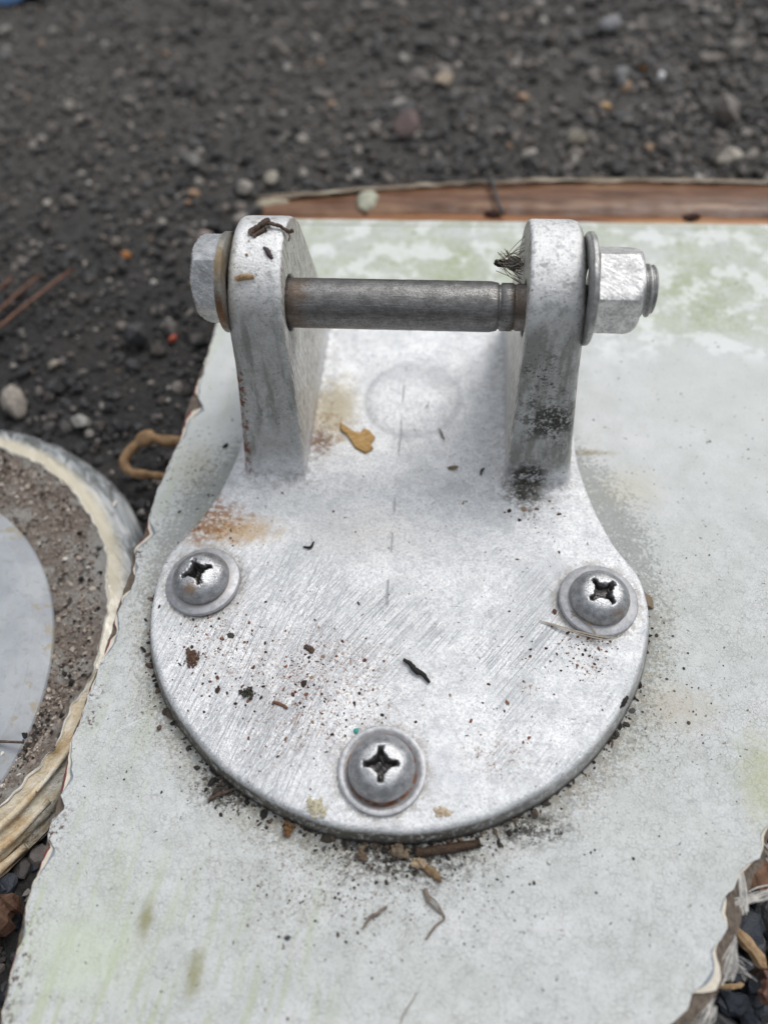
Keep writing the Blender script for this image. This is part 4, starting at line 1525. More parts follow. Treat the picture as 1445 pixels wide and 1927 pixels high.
m_resin.node_tree.nodes["Principled BSDF"].inputs["Coat Roughness"].default_value = 0.15
k = M("yellowed_caulk")
n1 = k.noise(0.1, 5, 0.6)
n2 = k.noise(0.6, 4, 0.7)
c = k.ramp(n1, [(0.33, (0.50, 0.33, 0.16)), (0.47, (0.68, 0.58, 0.42)), (0.62, (0.80, 0.77, 0.68))])
c = k.mix(k.mr(n2, 0.58, 0.72, 0, 0.5), c, (0.26, 0.19, 0.12))
m_caulk = k.done(c, 0.42, 0, k.bump(k.math('ADD', n2, n1), 0.5, 0.0015), spec=0.5)
m_crest = mat_simple("white_torn_edge", (0.70, 0.67, 0.60), 0.6, 0.2, 0.6)
k = M("grey_painted_disc")
n1 = k.noise(0.06, 4, 0.6)
n2 = k.noise(1.1, 3, 0.7)
c = k.mix(k.mr(n1, 0.35, 0.65), (0.33, 0.35, 0.38), (0.42, 0.44, 0.46))
c = k.mix(k.mr(n2, 0.66, 0.70, 0, 0.7), c, (0.18, 0.18, 0.18))
c = k.mix(k.math('MULTIPLY', k.mr(k.length(k.vmap(k.P, loc=(192, 40, 0), scale=(1, 1, 0))), 74.5, 76.5), k.mr(k.noise(0.13, 5, 0.65, off=4), 0.54, 0.60)), c, (0.34, 0.31, 0.25))
c = k.mix(k.math('MULTIPLY', k.mr(k.noise(0.35, 6, 0.75, off=14), 0.5, 0.66), 0.45), c, (0.27, 0.26, 0.24))
m_disc = k.done(c, 0.5, 0.1, k.bump(n2, 0.15, 0.0005))


def crest(a):
    return 84.0 + 2.2 * mnoise.noise(Vector((math.cos(a) * 6, math.sin(a) * 6, 3))) + 0.9 * mnoise.noise(Vector((math.cos(a) * 30, math.sin(a) * 30, 3)))


ring_part("core_ring", lambda a: [(46, SZ - 2.5), (58, SZ - 2.2), (66, SZ - 1.8), (72, SZ - 1.6), (77, SZ - 1.4), (81, SZ - 0.8), (crest(a), SZ + 0.3)], -math.pi, math.pi, m_core, 220, 0.9, 1)
ring_part("resin_rim", lambda a: [(crest(a) - 0.3, SZ + 0.4), (87.5, SZ - 0.8), (91, SZ - 2.6), (94.5, SZ - 5.2), (97, SZ - 8.5), (98, SZ - 12), (97, SZ - 15)], R(-4), R(130), m_resin, 160, 0.5, 2)
# caulk: folded layers down the near side
ring_part("caulk_skirt", lambda a: [(crest(a) - 0.3, SZ + 0.35), (86.5, SZ - 1.2), (88, SZ - 3.2), (88.0, SZ - 5.0), (91.5, SZ - 6.5), (93.0, SZ - 9.0), (92.0, SZ - 10.5), (95.5, SZ - 12), (94, SZ - 15)], R(-135), R(8), m_caulk, 180, 0.8, 3)
ring_part("torn_lip", lambda a: [(crest(a) - 0.45, SZ + 0.1), (crest(a) - 0.2, SZ + 0.7 + 0.5 * mnoise.noise(Vector((a * 25, 0, 0)))), (crest(a) + 0.1, SZ + 0.9 + 0.6 * mnoise.noise(Vector((a * 31, 1, 0)))), (crest(a) + 0.3, SZ + 0.1)], R(-130), R(140), m_crest, 420, 0.5, 1)
# caulk folds as separate draped beads
for q, (a0, a1, r0, z0, rad) in enumerate(((-78, -22, 87.5, -3.0, 1.5), (-85, -30, 91.5, -6.0, 2.0), (-90, -38, 94.5, -10.0, 2.6), (-30, 4, 88.5, -1.8, 1.3), (-62, -40, 85.2, -0.6, 1.2))):
    pts = []
    for i in range(30):
        a = R(a0 + (a1 - a0) * i / 29)
        w_ = 1.0 * mnoise.noise(Vector((a * 6, q, 0)))
        pts.append((SCX + (r0 + w_) * math.cos(a), SCY + (r0 + w_) * math.sin(a), SZ + z0 + w_))
    rr = [rad * (0.35 + 0.65 * math.sin(math.pi * (i + .5) / 30) + 0.15 * mnoise.noise(Vector((i * .7, q, 2)))) for i in range(30)]
    v, f = tube(pts, rr, 12, 0.03)
    put("caulk_fold", mesh_from("caulk_fold", v, f, m_caulk), piece)
# grey disc
dcx, dcy = -192, -40
v, f = lathe([(0, 0.6), (60, 0.6), (74.2, 0.55), (75.2, 0.35), (75.6, 0.0), (80.4, -3.2), (80.8, -3.8), (80.9, -5.5)], 140)
v = v + np.array([dcx, dcy, SZ + 2.6])
me = mesh_from("grey_disc", v, f, m_disc)
flat_sharp(me, 12)
put("grey_disc", me, piece)
# small underside body so the piece has depth
v, f = lathe([(96, -12), (95, -16), (60, -17), (0, -17)], 100)
put("underside", mesh_from("underside", v + np.array([SCX, SCY, SZ + 2]), f, m_lam), piece)
# tiny debris on it
v, f = rock_proto(2, 77, planes=5)
for q, (px_, py_, s_) in enumerate(((-106.5, 33.5, (0.9, 1.6, 1.2)), (-118, -58, (2.2, 1.4, 1.2)))):
    o = put("resin_drip" if q == 0 else "torn_flake", mesh_from("flake", v * np.array(s_) + np.array([px_, py_, SZ + 1.0]), [tuple(x) for x in f], m_crest), piece)
# dirt grains on the core ring
N = 260
aa = rng.uniform(R(-95), R(85), N)
rr = rng.uniform(73, 84, N)
ss = np.exp(rng.normal(-0.7, 0.5, N))
pos = np.stack([SCX + rr * np.cos(aa), SCY + rr * np.sin(aa), np.full(N, SZ - 0.6)], -1)
v, f = scatter(pos, ss, [rock_proto(1, s) for s in range(4)])
kind(put("dirt_grains", mesh_from("dirt_grains", v, f, MAT['black'], False), piece), "stuff")

N = 6000
aa = rng.uniform(R(-100), R(130), N)
rr = 84 - np.abs(rng.normal(0, 11, N))
ss = np.exp(rng.normal(-0.95, 0.4, N))
pos = np.stack([SCX + rr * np.cos(aa), SCY + rr * np.sin(aa), SZ - 2.0 + 0.012 * (rr - 60) * 3 + rng.uniform(0, 0.5, N)], -1)
k = M("fuzzy_brown_grains")
g = k.n.new("ShaderNodeNewGeometry")
c = k.ramp(g.outputs["Random Per Island"], [(0, (0.10, 0.07, 0.055)), (0.25, (0.30, 0.245, 0.205)), (0.5, (0.38, 0.32, 0.27)), (0.7, (0.22, 0.175, 0.145)), (0.90, (0.46, 0.41, 0.36)), (0.98, (0.58, 0.55, 0.50))], 'CONSTANT')
v, f = scatter(pos, ss, [rock_proto(1, s) for s in range(4)], (1, 1, 0.6), aniso=(0.3, 1.9))
kind(put("core_fuzz", mesh_from("core_fuzz", v, f, k.done(c, 0.95, 0), False), piece), "stuff")

# thin dry needle resting on the grey disc
v, f = tube(smooth_path([(-128, -55.5, SZ + 4.2), (-120, -55.2, SZ + 4.6), (-110.5, -54.4, SZ + 3.0)]), 0.45, 6, 0.15)
tag(put("dry_needle", mesh_from("dry_needle", v, f, MAT['bark'])), "thin brown needle lying across the grey disc's lower edge", "needle")

# ================================================================== LOOSE THINGS ON THE GROUND
m_rod = mat_wood("rusty_rod", (0.10, 0.05, 0.035), (0.24, 0.13, 0.09), (0.3, 0.3, 0.3))
for (a, b, rd, lb) in (((-212, 98, GZ + 5), (-170, 175, GZ + 4), 0.85, "longest rusty rod, nearest of the three at the left border"),
                       ((-208, 118, GZ + 5), (-185, 170, GZ + 4), 0.8, "middle of the three rusty rods at the left border"),
                       ((-214, 128, GZ + 5), (-198, 168, GZ + 4), 0.75, "shortest rusty rod, farthest of the three at the left border")):
    a, b = Vector(a), Vector(b)
    pts = smooth_path([a, a.lerp(b, .35) + Vector((0.8, 0, .4)), a.lerp(b, .7) - Vector((.5, 0, 0)), b], 5)
    v, f = tube(pts, rd, 9, 0.08)
    tag(put("rusty_rod", mesh_from("rusty_rod", v, f, m_rod)), lb, "rod", "rusty rods on the gravel")

pts = smooth_path([(-70, 67, -27), (-84, 66.8, -24.5), (-96, 66, -23.5), (-103, 66.5, -22.5), (-108.5, 62.5, -24), (-111.5, 57.5, -26), (-108, 53, -27), (-99.5, 51.5, -26.5), (-88.8, 50.5, -27), (-72, 48, -29)], 5)
n = len(pts)
rr = [2.4 + 0.6 * mnoise.noise(Vector((i * .35, 0, 0))) - 0.9 * (i / n) + (1.2 if 13 < i < 18 else 0) for i in range(n)]
v, f = tube(pts, rr, 11, 0.05)
tag(put("root_loop", mesh_from("root_loop", v, f, mat_wood("tan_root", (0.12, 0.065, 0.03), (0.34, 0.22, 0.12), (0.25, 0.25, 0.25)))), "bent tan root poking out from under the panel's left edge", "root")


def chip(name, lb, cat, loc, L, Wd, T, rz, mat, rough=0.12, tilt=(0, 0), seed=0, taper=0.0):
    """Splinter: an irregular slab with torn ends."""
    rr = random.Random(seed)
    n = 10
    V, F = [], []
    for i in range(n + 1):
        t = i / n
        w_ = Wd * 0.5 * (1 - taper * t) * (1 + rr.uniform(-rough, rough) * 1.5)
        if i in (0, n):
            w_ *= rr.uniform(.3, .7)
        x = (t - .5) * L
        bow = 0.06 * L * math.sin(t * 3.1) * (1 if seed % 2 else -1)
        h_ = T * (1 + rr.uniform(-.3, .3))
        for (yy, zz) in ((-w_, 0), (-w_ * .6, h_ * .8), (w_ * .1, h_), (w_ * .8, h_ * .7), (w_, 0)):
            V.append((x + rr.uniform(-1, 1) * L * .03, yy + bow, zz))
    for i in range(n):
        for q in range(5):
            q2 = (q + 1) % 5
            a = i * 5
            F.append((a + q, a + q2, a + 5 + q2, a + 5 + q))
    F.append((0, 1, 2, 3, 4))
    F.append(tuple(n * 5 + q for q in (4, 3, 2, 1, 0)))
    me = mesh_from(name, V, F, mat, False)
    fix_normals(me)
    o = put(name, me, loc=loc, rot=(tilt[0], tilt[1], rz))
    if lb:
        tag(o, lb, cat)
    return o


# chips in the near right corner
chip("wood_chip", "long brown wood splinter on black gravel by the broken corner", "wood chip", (96.5, -93.2, -21.5), 11.5, 3.2, 1.6, R(-52), MAT['tan'], seed=3)
chip("wood_chip", "thin yellow splinter near the bottom right corner", "wood chip", (91, -102, -22), 6.5, 1.4, 0.8, R(6), MAT['tan'], seed=4)
chip("wood_chip", "small square tan chip just below the long splinter", "wood chip", (88.3, -97.5, -21.5), 3.2, 2.6, 1.2, R(40), MAT['tan'], seed=6)
chip("dead_leaf", "curled brown leaf scrap under the right corner fibres", "leaf", (102.5, -76.5, -19), 10, 7, 0.9, R(25), mat_simple("brown_leaf", (0.24, 0.13, 0.08), 0.6, 0.4, 0.4), 0.3, (0.3, -0.3), seed=7)
chip("bark_piece", "reddish brown bark strip at the bottom right border", "bark", (102, -100, -22), 13, 5, 2.5, R(60), mat_wood("red_bark", (0.07, 0.03, 0.022), (0.22, 0.12, 0.09), (0.3, 1, 1)), 0.3, (0.2, 0.1), seed=9)
chip("wood_chip", "brown chip in the dark gap at the left bottom", "wood chip", (-106, -101, GZ + 8), 13, 9, 4, R(70), mat_wood("dark_chip", (0.06, 0.03, 0.02), (0.16, 0.09, 0.06), (0.3, 1, 1)), 0.2, (0.3, 0.2), seed=11)

# ================================================================== DEBRIS ON THE BRACKET
def clump(name, lb, cat, loc, size, mat, n=60, grain=0.28, seed=0, rz=0.0, stick=0.0):
    """A crusty clump: many small grains packed together."""
    r_ = np.random.default_rng(seed)
    P = r_.normal(0, 0.42, (n, 3))
    P /= np.maximum(1, np.linalg.norm(P, axis=1))[:, None]
    P[:, 2] = np.abs(P[:, 2])
    P = P * np.array(size)
    v, f = scatter(P, np.exp(r_.normal(math.log(grain * max(size[:2])), 0.35, n)), [rock_proto(1, 300 + q, planes=6) for q in range(3)], (1, 1, 0.8))
    o = put(name, mesh_from(name, v, f, mat, False), loc=loc, rot=(0, 0, rz))
    return tag(o, lb, cat)


def flat_chip(name, lb, cat, outline, z, t, mat, curl=0.0):
    """Thin torn chip cut to an outline (mm), domed a little."""
    P = np.array(outline)
    c = P.mean(0)
    Q_ = []
    n = len(P)
    for i in range(n):
        a, b = P[i], P[(i + 1) % n]
        for q in range(3):
            p = a + (b - a) * q / 3
            Q_.append(p + (0.12 * mnoise.noise(Vector((p[0] * 2, p[1] * 2, 0))) if q else 0))
    P = np.array(Q_) - c
    n = len(P)
    L = np.abs(P).max()
    def zz(p):
        return curl * (p[0] / L) ** 2 * L
    V = [(p[0], p[1], zz(p)) for p in P] + [(p[0] * .94, p[1] * .92, zz(p) + t) for p in P] + [(0, 0, t * 1.1)]
    F = [(i, (i + 1) % n, n + (i + 1) % n, n + i) for i in range(n)] + [(n + i, n + (i + 1) % n, 2 * n) for i in range(n)]
    me = mesh_from(name, V, F, mat, False)
    fix_normals(me)
    o = put(name, me, loc=(c[0], c[1], z))
    return tag(o, lb, cat)


def twig(name, lb, pts, rad, mat, seg=7, jit=0.2, cat="twig", taper=True):
    P = smooth_path(pts, 4)
    n = len(P)
    rr = [rad * (1 - 0.45 * abs(2 * i / (n - 1) - 1) * taper) for i in range(n)]
    v, f = tube(P, rr, seg, jit)
    c = np.array(P[0][:])
    me = mesh_from(name, v - c, f, mat)
    o = put(name, me, loc=c)
    if lb:
        tag(o, lb, cat)
    return o


twig("twig", "short black curved twig in the middle of the base plate", [(3.6, -28.6, 0.9), (5.5, -29.6, 1.0), (7.3, -31.8, 1.1), (9.4, -32.6, 1.0), (11.4, -35.0, 0.8)], 0.85, MAT['black'], 7, 0.25)
# forked bark on the left lug
t = thing("bark_scrap", "forked brown bark scrap lying on top of the left lug", "bark", (-39, 67, 75.2))
for pts, rd in (([(-43.6, 64.2, 75.0), (-41.5, 65.8, 75.8), (-39.8, 67.2, 76.3), (-38.2, 68.2, 76.3)], 0.95), ([(-39.6, 67.5, 76.3), (-37.0, 67.0, 76.3), (-34.6, 66.2, 75.9), (-32.6, 65.2, 75.3), (-31.2, 65.2, 75.6)], 0.5),
                ([(-42.3, 63.2, 74.8), (-40.6, 64.6, 75.2), (-39.0, 65.8, 75.7)], 0.7), ([(-33.0, 65.4, 75.4), (-32.2, 63.8, 74.8), (-32.4, 62.6, 74.0)], 0.22)):
    v, f = tube(smooth_path(pts, 4), rd, 7, 0.3)
    put("fork", mesh_from("fork", v, f, MAT['bark']), t)
twig("seed_husk", "small purple brown husk on the left lug below the bark scrap", [(-38.8, 59.8, 73.9), (-37.8, 58.9, 73.9), (-36.8, 57.4, 73.1), (-36.2, 56.6, 72.8)], 0.85, mat_simple("purple_brown", (0.07, 0.045, 0.05), 0.7, 0.4), 7, 0.3, "husk")
chip("wood_chip", "tan wood splinter on the front of the left lug", "wood chip", (-43.6, 51.9, 70.1), 5.2, 1.6, 0.8, R(6), MAT['tan'], tilt=(R(48), R(-3)), seed=13)
twig("dry_straw", "thin tan stem stuck slantwise across the left lug", [(-46.0, 59.6, 73.0), (-42.5, 58.2, 73.0), (-39.5, 56.5, 72.2), (-36.8, 54.4, 71.4)], 0.24, mat_simple("tan_stem", (0.42, 0.28, 0.17), 0.8, 0.3), 6, 0.2, "straw")
v, f = rock_proto(2, 5, planes=4)
tag(put("seed", mesh_from("seed", v * 0.55, [tuple(q) for q in f], mat_simple("tan_seed", (0.34, 0.22, 0.11), 0.7, 0.2)), loc=(-43.4, 57.6, 73.2)), "round tan seed on the left lug's thin stem", "seed")
tag(put("seed", mesh_from("seed", v * 0.5, [tuple(q) for q in f], MAT['bark']), loc=(-39.8, 69.9, 75.4)), "tiny brown bud above the forked bark scrap", "seed")
twig("dirt_crumb", "dark crumb on the nut's upper flat", [(58.8, 54.2, 68.0), (60.4, 54.6, 68.3), (61.4, 55.6, 68.5), (61.6, 56.8, 68.5)], 0.45, MAT['dirt'], 6, 0.35, "crumb")
twig("dirt_crumb", "small dark crumb on the bolt head's top flat", [(-57.6, 55.0, 68.6), (-56.6, 54.2, 68.5), (-55.8, 53.6, 68.4)], 0.35, MAT['dirt'], 6, 0.4, "crumb")
# amber chip by the left lug
flat_chip("wood_chip", "amber torn wood chip on the base plate beside the left lug", "wood chip", [(-24.4, 58.6), (-23.6, 55.2), (-21.5, 53.4), (-17.8, 47.6), (-14.0, 45.5), (-11.5, 47.6), (-12.6, 49.7), (-11.2, 52.5), (-13.6, 55.7), (-15.7, 56.4), (-15.4, 54.0), (-18.9, 54.7), (-22.2, 56.5)], 0.25, 0.7, mat_wood("amber_chip", (0.30, 0.16, 0.05), (0.60, 0.40, 0.17), (0.5, 1.6, 1)), 0.06)
for lb, p, q, rd in (("small brown straw inside the round boss", (5.2, 64.3, 0.9), (6.6, 68.8, 1.1), 0.42), ("small brown straw on the lower edge of the round boss", (12.6, 52.6, 0.7), (10.8, 57.0, 0.9), 0.42)):
    twig("straw", lb, [p, tuple((a + b) / 2 for a, b in zip(p, q)), q], rd, MAT['grass'], 6, 0.15, "straw")
v, f = rock_proto(2, 15, planes=3)
tag(put("seed", mesh_from("seed", v * np.array([2.0, 0.8, 0.6]), [tuple(q) for q in f], mat_simple("olive_seed", (0.20, 0.15, 0.09), 0.6, 0.3)), loc=(15.8, 40.8, 0.7), rot=(0, 0, R(12))), "pointed brown grain on the plate near the right lug's foot", "seed")
twig("dirt_crumb", "black hooked crumb near the right lug's foot", [(25.2, 38.4, 0.5), (25.4, 40.0, 0.6), (26.4, 41.2, 0.5)], 0.45, MAT['black'], 6, 0.3, "crumb")
twig("dirt_crumb", "black forked crumb on the plate between left screw and left lug", [(-30.6, 7.6, 0.5), (-28.3, 7.6, 0.6), (-27.4, 9.6, 0.6)], 0.5, MAT['black'], 6, 0.3, "crumb")
chip("bark_chip", "short brown bark chip left of the black twig", "bark", (-24.3, -26.7, 0.1), 3.4, 1.8, 0.9, R(-30), MAT['bark'], seed=21)
chip("bark_chip", "longer brown bark chip lower left on the plate", "bark", (-30.3, -44.0, 0.1), 4.6, 1.0, 0.7, R(-20), mat_simple("rusty_bark", (0.20, 0.10, 0.06), 0.8, 0.4), seed=23)
v, f = rock_proto(2, 25, planes=5)
tag(put("paint_flake", mesh_from("paint_flake", v * np.array([0.8, 0.75, 0.35]), [tuple(q) for q in f], mat_simple("turquoise_paint", (0.03, 0.36, 0.32), 0.5, 0.1)), loc=(-8.1, -49.9, 0.3)), "tiny turquoise paint flake above the front screw", "flake")
clump("lichen_patch", "beige lichen patch on the plate's front rim, left of the front screw", "lichen", (-17.2, -70.4, -0.2), (3.4, 2.4, 0.4), mat_simple("beige_lichen", (0.50, 0.46, 0.34), 0.9, 0.3, 1.2), 90, 0.2, 1, R(-20))
clump("lichen_patch", "tan lichen patch on the plate's front rim, right of the front screw", "lichen", (16.3, -69.6, -0.1), (2.6, 1.3, 0.3), mat_simple("tan_lichen", (0.52, 0.42, 0.31), 0.9, 0.3, 1.2), 60, 0.2, 2)
v, f = rock_proto(3, 27, planes=0)
clump("moss_tuft", "small dark moss tuft on the lower left of the plate", "moss", (-40.4, -41.1, 0.2), (2.4, 1.9, 0.9), mat_simple("dark_moss", (0.05, 0.048, 0.035), 0.9, 0.6, 1.5, 0.001), 70, 0.16, 3)
clump("dirt_clump", "brown crusty clump below the left screw", "dirt clump", (-58.8, -31.4, 0.2), (2.6, 3.0, 0.7), mat_simple("brown_clump", (0.13, 0.075, 0.05), 0.9, 0.5, 1.5, 0.001), 90, 0.14, 4)
twig("dirt_crumb", "black crumb stuck on the plate's right rim", [(64.4, -38.6, -0.6), (65.6, -37.0, -0.4), (66.8, -35.2, -0.5)], 0.7, MAT['black'], 7, 0.35, "crumb")

# strands of dry grass by the right screw
t = thing("dry_grass", "pale dry grass strands caught against the right screw's washer", "grass", (52, -15, 1))
for i in range(9):
    j = random.uniform(-1, 1)
    pts = [(43 + i * .8, -13.8 - i * .15, 0.5), (50 + j, -16.0 + j * .4, 1.2), (57 + j, -18.2 + j * .6, 2.2), (64 + j * 2, -18.9 + j, 2.3), (66 + 2 * j, -17.8 + j, 2.2)]
    if i > 5:
        pts = [(52.0, -5 - i, 2.4), (54, -12 + j, 2.5), (58, -16 + j, 2.5), (60, -20, 0.8)]
    v, f = tube(smooth_path(pts, 4), 0.13, 5, 0.1)
    put("strand", mesh_from("strand", v, f, MAT['fibre']), t)

# cobweb and dirt clot at the inner face of the right lug
t = thing("cobweb_clot", "dirty cobweb clot hanging on the right lug just above the bolt", "cobweb", (31.5, 70, 62))
v, f = rock_proto(3, 31, planes=2)
vv = v.copy()
for i in range(len(vv)):
    vv[i] *= 1 + 0.55 * mnoise.noise(Vector(vv[i] * 2.3))
put("clot", mesh_from("clot", vv * np.array([2.6, 2.0, 2.2]) + np.array([31.0, 72.0, 60.5]), [tuple(q) for q in f], mat_simple("web_dirt", (0.16, 0.15, 0.135), 0.95, 0.8, 1.6, 0.001)), t)
put("clot", mesh_from("clot", vv[:, [1, 0, 2]] * np.array([2.0, 1.3, 1.1]) + np.array([27.2, 72.5, 59.8]), [tuple(q) for q in f], MAT['black']), t)
for i in range(40):
    r_ = random.uniform
    p0 = (33.4, 72 + r_(-5, 5), 60 + r_(-6, 6))
    p1 = (26.5 + r_(-1, 3), 72 + r_(-2, 2), 59.5 + r_(-2, 5))
    mid = tuple((a + b) / 2 + r_(-1, 1) for a, b in zip(p0, p1))
    v, f = tube(smooth_path([p0, mid, p1], 4), 0.10, 4)
    put("web_strand", mesh_from("web_strand", v, f, MAT['fibre'] if i % 2 else MAT['grass']), t)

# ================================================================== DEBRIS ON THE PANEL
Z0 = PT
v, f = rock_proto(2, 35, planes=8)
tag(put("pebble", mesh_from("pebble", v * np.array([0.9, 0.9, 0.8]), [tuple(q) for q in f], mat_simple("brown_pebble", (0.13, 0.08, 0.06), 0.6, 0.3)), loc=(-66, -50.6, Z0 + 0.6)), "brown grain on the panel left of the bracket plate", "pebble")
tag(put("pebble", mesh_from("pebble", v * np.array([1.0, 0.7, 0.6]), [tuple(q) for q in f], mat_simple("grey_pebble", (0.06, 0.062, 0.07), 0.5, 0.3)), loc=(-21.2, -100.7, Z0 + 0.45)), "dark grey grain on the panel in front of the plate", "pebble")
twig("root_scrap", "brown knotted rootlet on the panel in front of the front screw", [(-2.5, -97.3, Z0 + .4), (-0.9, -94.9, Z0 + .6), (1.3, -93.6, Z0 + .8), (3.2, -92.0, Z0 + .5)], 0.45, MAT['grass'], 7, 0.5, "rootlet")
t = thing("root_fibre", "looped grey rootlet right of the brown knotted one", "rootlet", (14, -92, Z0))
for pts, rd in (([(12.4, -87.6, Z0 + .5), (13.3, -89.6, Z0 + .8), (15.5, -91.6, Z0 + .6), (17.9, -93.4, Z0 + .3), (15.6, -95.6, Z0 + .3), (13.4, -98.6, Z0 + .25)], 0.28), ([(13.2, -88.6, Z0 + .5), (15.4, -89.8, Z0 + .8), (17.5, -92.6, Z0 + .4)], 0.18), ([(12.6, -87.2, Z0 + .4), (13.4, -89.2, Z0 + .7), (13.6, -90.4, Z0 + .4)], 0.6)):
    v, f = tube(smooth_path(pts, 4), rd, 6, 0.25)
    put("strand", mesh_from("strand", v, f, MAT['grass']), t)
twig("hair", "long thin curved hair near the bottom middle of the panel", [(11.9, -109.6, Z0 + .2), (10.6, -112, Z0 + .3), (9.0, -114.4, Z0 + .2), (7.6, -118.5, Z0 + .2)], 0.13, MAT['grass'], 5, 0.05, "hair")
# bark roll under the front rim
twig("bark_roll", "dark brown bark roll tucked under the plate's front rim", [(10.0, -78.9, Z0 + 1.0), (14, -78.2, Z0 + 1.1), (20, -77.0, Z0 + 1.1), (26.5, -75.4, Z0 + 1.0)], 1.15, mat_wood("dark_bark_roll", (0.02, 0.013, 0.009), (0.09, 0.055, 0.035), (1.5, 1.5, 1.5)), 11, 0.22, "bark", taper=False)
v, f = rock_proto(3, 41, planes=5)
for lb, p, s_, col in (("round tan husk just below the plate's front rim", (5.3, -79.0, Z0 + 1.3), (2.2, 1.9, 1.5), (0.17, 0.13, 0.09)),
                       ("pale snail like clump right of the tan husk", (11.0, -81.4, Z0 + 1.2), (1.8, 1.5, 1.3), (0.36, 0.27, 0.18)),
                       ("brown lump left of the tan husk", (-4.4, -80.6, Z0 + 0.8), (1.5, 1.3, 0.9), (0.14, 0.10, 0.07)),
                       ("small orange brown flake under the plate's left front rim", (-24.4, -75.4, Z0 + 0.8), (1.5, 1.9, 0.9), (0.15, 0.08, 0.035))):
    clump("dirt_lump", lb, "dirt lump", p, s_, mat_simple("lump_mat", col, 0.85, 0.45, 0.8), 40, 0.36, int(abs(p[0]) * 7))
chip("bark_chip", "tan fibrous scrap trailing from the pale clump", "bark", (14.2, -83.6, Z0 + 0.2), 6.0, 2.4, 1.3, R(-32), mat_wood("fibrous", (0.12, 0.08, 0.045), (0.30, 0.21, 0.12), (0.3, 1.5, 1)), 0.35, seed=29)
twig("twig", "dark twig lying by the plate's lower left rim", [(-47.5, -69.6, Z0 + .8), (-44.6, -67.8, Z0 + 1.0), (-41.0, -66.2, Z0 + .9)], 0.65, MAT['bark'], 7, 0.3)


def crumbs(name, centers, mat, lb, sizes=(-1.0, 0.45), zb=0.0):
    pos = []
    for (cx_, cy_, sx_, sy_, n_) in centers:
        pos.append(np.stack([rng.normal(cx_, sx_, n_), rng.normal(cy_, sy_, n_)], -1))
    P = np.vstack(pos)
    s = np.exp(rng.normal(sizes[0], sizes[1], len(P)))
    return P, s


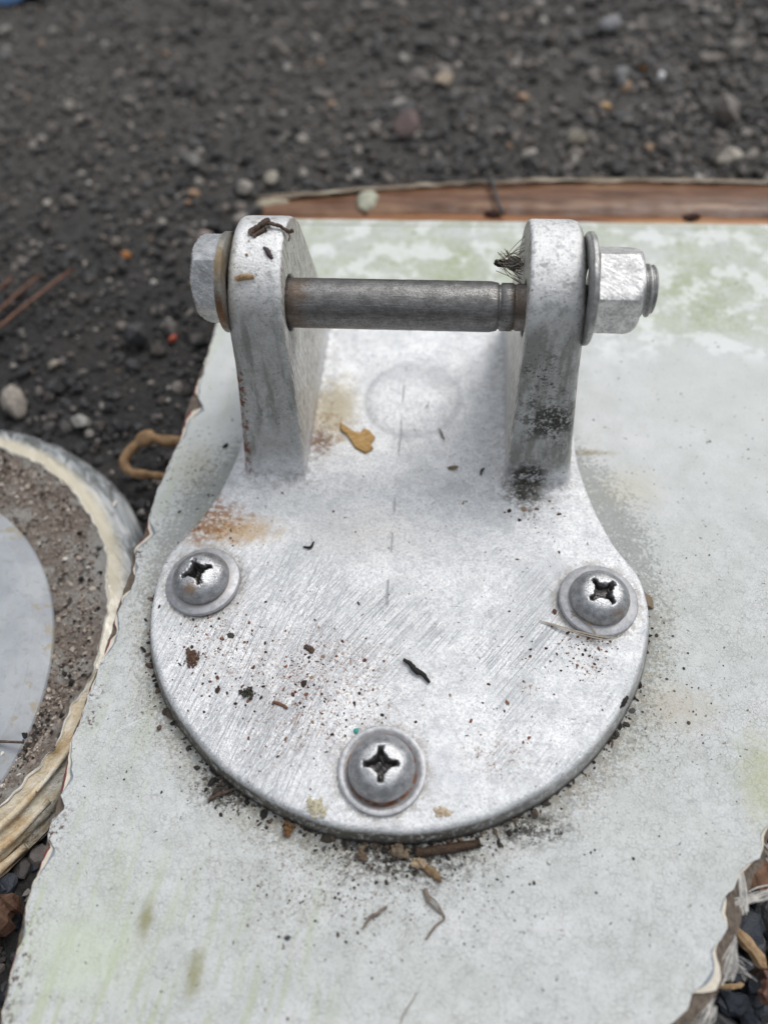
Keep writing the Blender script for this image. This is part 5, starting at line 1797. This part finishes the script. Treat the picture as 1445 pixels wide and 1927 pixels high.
def build_crumbs():
    ps = [rock_proto(1, 90 + q, planes=5) for q in range(5)]
    from mathutils.geometry import intersect_point_line
    poly = np.array(OUT)

    def inside(P, shrink=0.98):
        x, y = P[:, 0], P[:, 1]
        r_ = np.zeros(len(P), bool)
        A = poly * shrink
        B = np.roll(A, 1, axis=0)
        for (ax_, ay_), (bx_, by_) in zip(A, B):
            c = ((ay_ > y) != (by_ > y))
            with np.errstate(divide='ignore', invalid='ignore'):
                xi = (bx_ - ax_) * (y - ay_) / (by_ - ay_ + 1e-12) + ax_
            r_ ^= c & (x < xi)
        return r_
    # rusty crumbs lying on the base plate
    P, s = crumbs("", [(-28, -36, 13, 10, 230), (-55, -28, 7, 10, 170), (-20, -42, 12, 8, 120), (56, -22, 5, 5, 110), (44, -24, 7, 5, 40), (34, -46, 10, 7, 40), (0, -10, 40, 30, 90), (-8, -56, 8, 4, 30), (-59, 14, 6, 5, 20), (0, 50, 22, 25, 45), (41, 24, 5, 5, 50)], None, "", (-1.35, 0.5))
    k_ = inside(P, 0.97) & (np.hypot(P[:, 0], P[:, 1] + 60) > 12) & (np.hypot(P[:, 0] - 60, P[:, 1] + 6) > 12) & (np.hypot(P[:, 0] + 60, P[:, 1] + 6) > 12)
    k_ &= ~((np.abs(P[:, 0]) > 30) & (P[:, 1] > 33))
    P, s = P[k_], s[k_]
    v, f = scatter(np.c_[P, s * 0.1], s, ps, (1, 1, 0.5), aniso=(0.25, 1.6))
    k = M("rust_crumbs")
    g = k.n.new("ShaderNodeNewGeometry")
    c = k.ramp(g.outputs["Random Per Island"], [(0, (0.035, 0.02, 0.016)), (0.3, (0.11, 0.045, 0.028)), (0.55, (0.20, 0.085, 0.045)), (0.75, (0.05, 0.042, 0.036)), (0.9, (0.30, 0.20, 0.13))], 'CONSTANT')
    kind(put("rust_crumbs", mesh_from("rust_crumbs", v, f, k.done(c, 0.9, 0), False)), "stuff", "rusty brown crumbs scattered on the bracket's base plate")
    # dirt packed round the foot of the plate
    N = 7500
    idx = rng.integers(0, len(poly), N)
    off = np.abs(rng.normal(0, 1, N)) ** 1.5 * 3.2 + 0.2
    base = poly[idx] + rng.normal(0, 0.6, (N, 2))
    nrm = base / np.linalg.norm(base, axis=1)[:, None]
    ang = np.degrees(np.arctan2(base[:, 1], base[:, 0]))
    wgt = np.exp(-((ang + 83) / 22.0) ** 2) + 0.75 * np.exp(-((ang + 123) / 9.0) ** 2) + 0.30 * np.exp(-((ang + 150) / 28.0) ** 2) + 0.22 * np.exp(-((ang + 50) / 25.0) ** 2) + 0.14 * np.exp(-((ang + 25) / 20.0) ** 2) + 0.12
    wgt = np.where(base[:, 1] < 10, wgt, 0.05)
    kp = rng.uniform(0, 1, N) < wgt
    off = off * np.clip(wgt, 0.25, 1.0)
    P = (base + nrm * off[:, None])[kp]
    s = np.exp(rng.normal(-1.0, 0.5, len(P))) * np.clip(1.25 - off[kp] / 16, 0.5, 1.25)
    # loose grains over the whole panel
    M_ = 900
    P2 = np.stack([rng.uniform(-84, 150, M_), rng.uniform(-125, 175, M_)], -1)
    P2 = np.vstack([P2, np.stack([rng.normal(5, 22, 260), rng.normal(-88, 8, 260)], -1), np.stack([rng.normal(-76, 5, 70), rng.normal(40, 14, 70)], -1), np.stack([rng.normal(80, 10, 70), rng.normal(-34, 9, 70)], -1)])
    okk = (P2[:, 0] > -84) & ~inside(P2, 1.03) & ~((P2[:, 0] > 66 + 0.55 * (P2[:, 1] + 112)) & (P2[:, 1] < -60))
    P2 = P2[okk]
    s2 = np.exp(rng.normal(-1.55, 0.42, len(P2)))
    P, s = np.vstack([P, P2]), np.r_[s, s2]
    v, f = scatter(np.c_[P, Z0 + s * 0.2], s, ps, (1, 1, 0.6), aniso=(0.25, 1.6))
    k = M("panel_dirt")
    g = k.n.new("ShaderNodeNewGeometry")
    c = k.ramp(g.outputs["Random Per Island"], [(0, (0.018, 0.016, 0.014)), (0.4, (0.045, 0.036, 0.028)), (0.65, (0.10, 0.07, 0.05)), (0.84, (0.07, 0.07, 0.07)), (0.95, (0.20, 0.15, 0.10))], 'CONSTANT')
    kind(put("dirt_crumbs", mesh_from("dirt_crumbs", v, f, k.done(c, 0.9, 0), False)), "stuff", "dark dirt crumbs gathered on the panel round the bracket's rim")


build_crumbs()
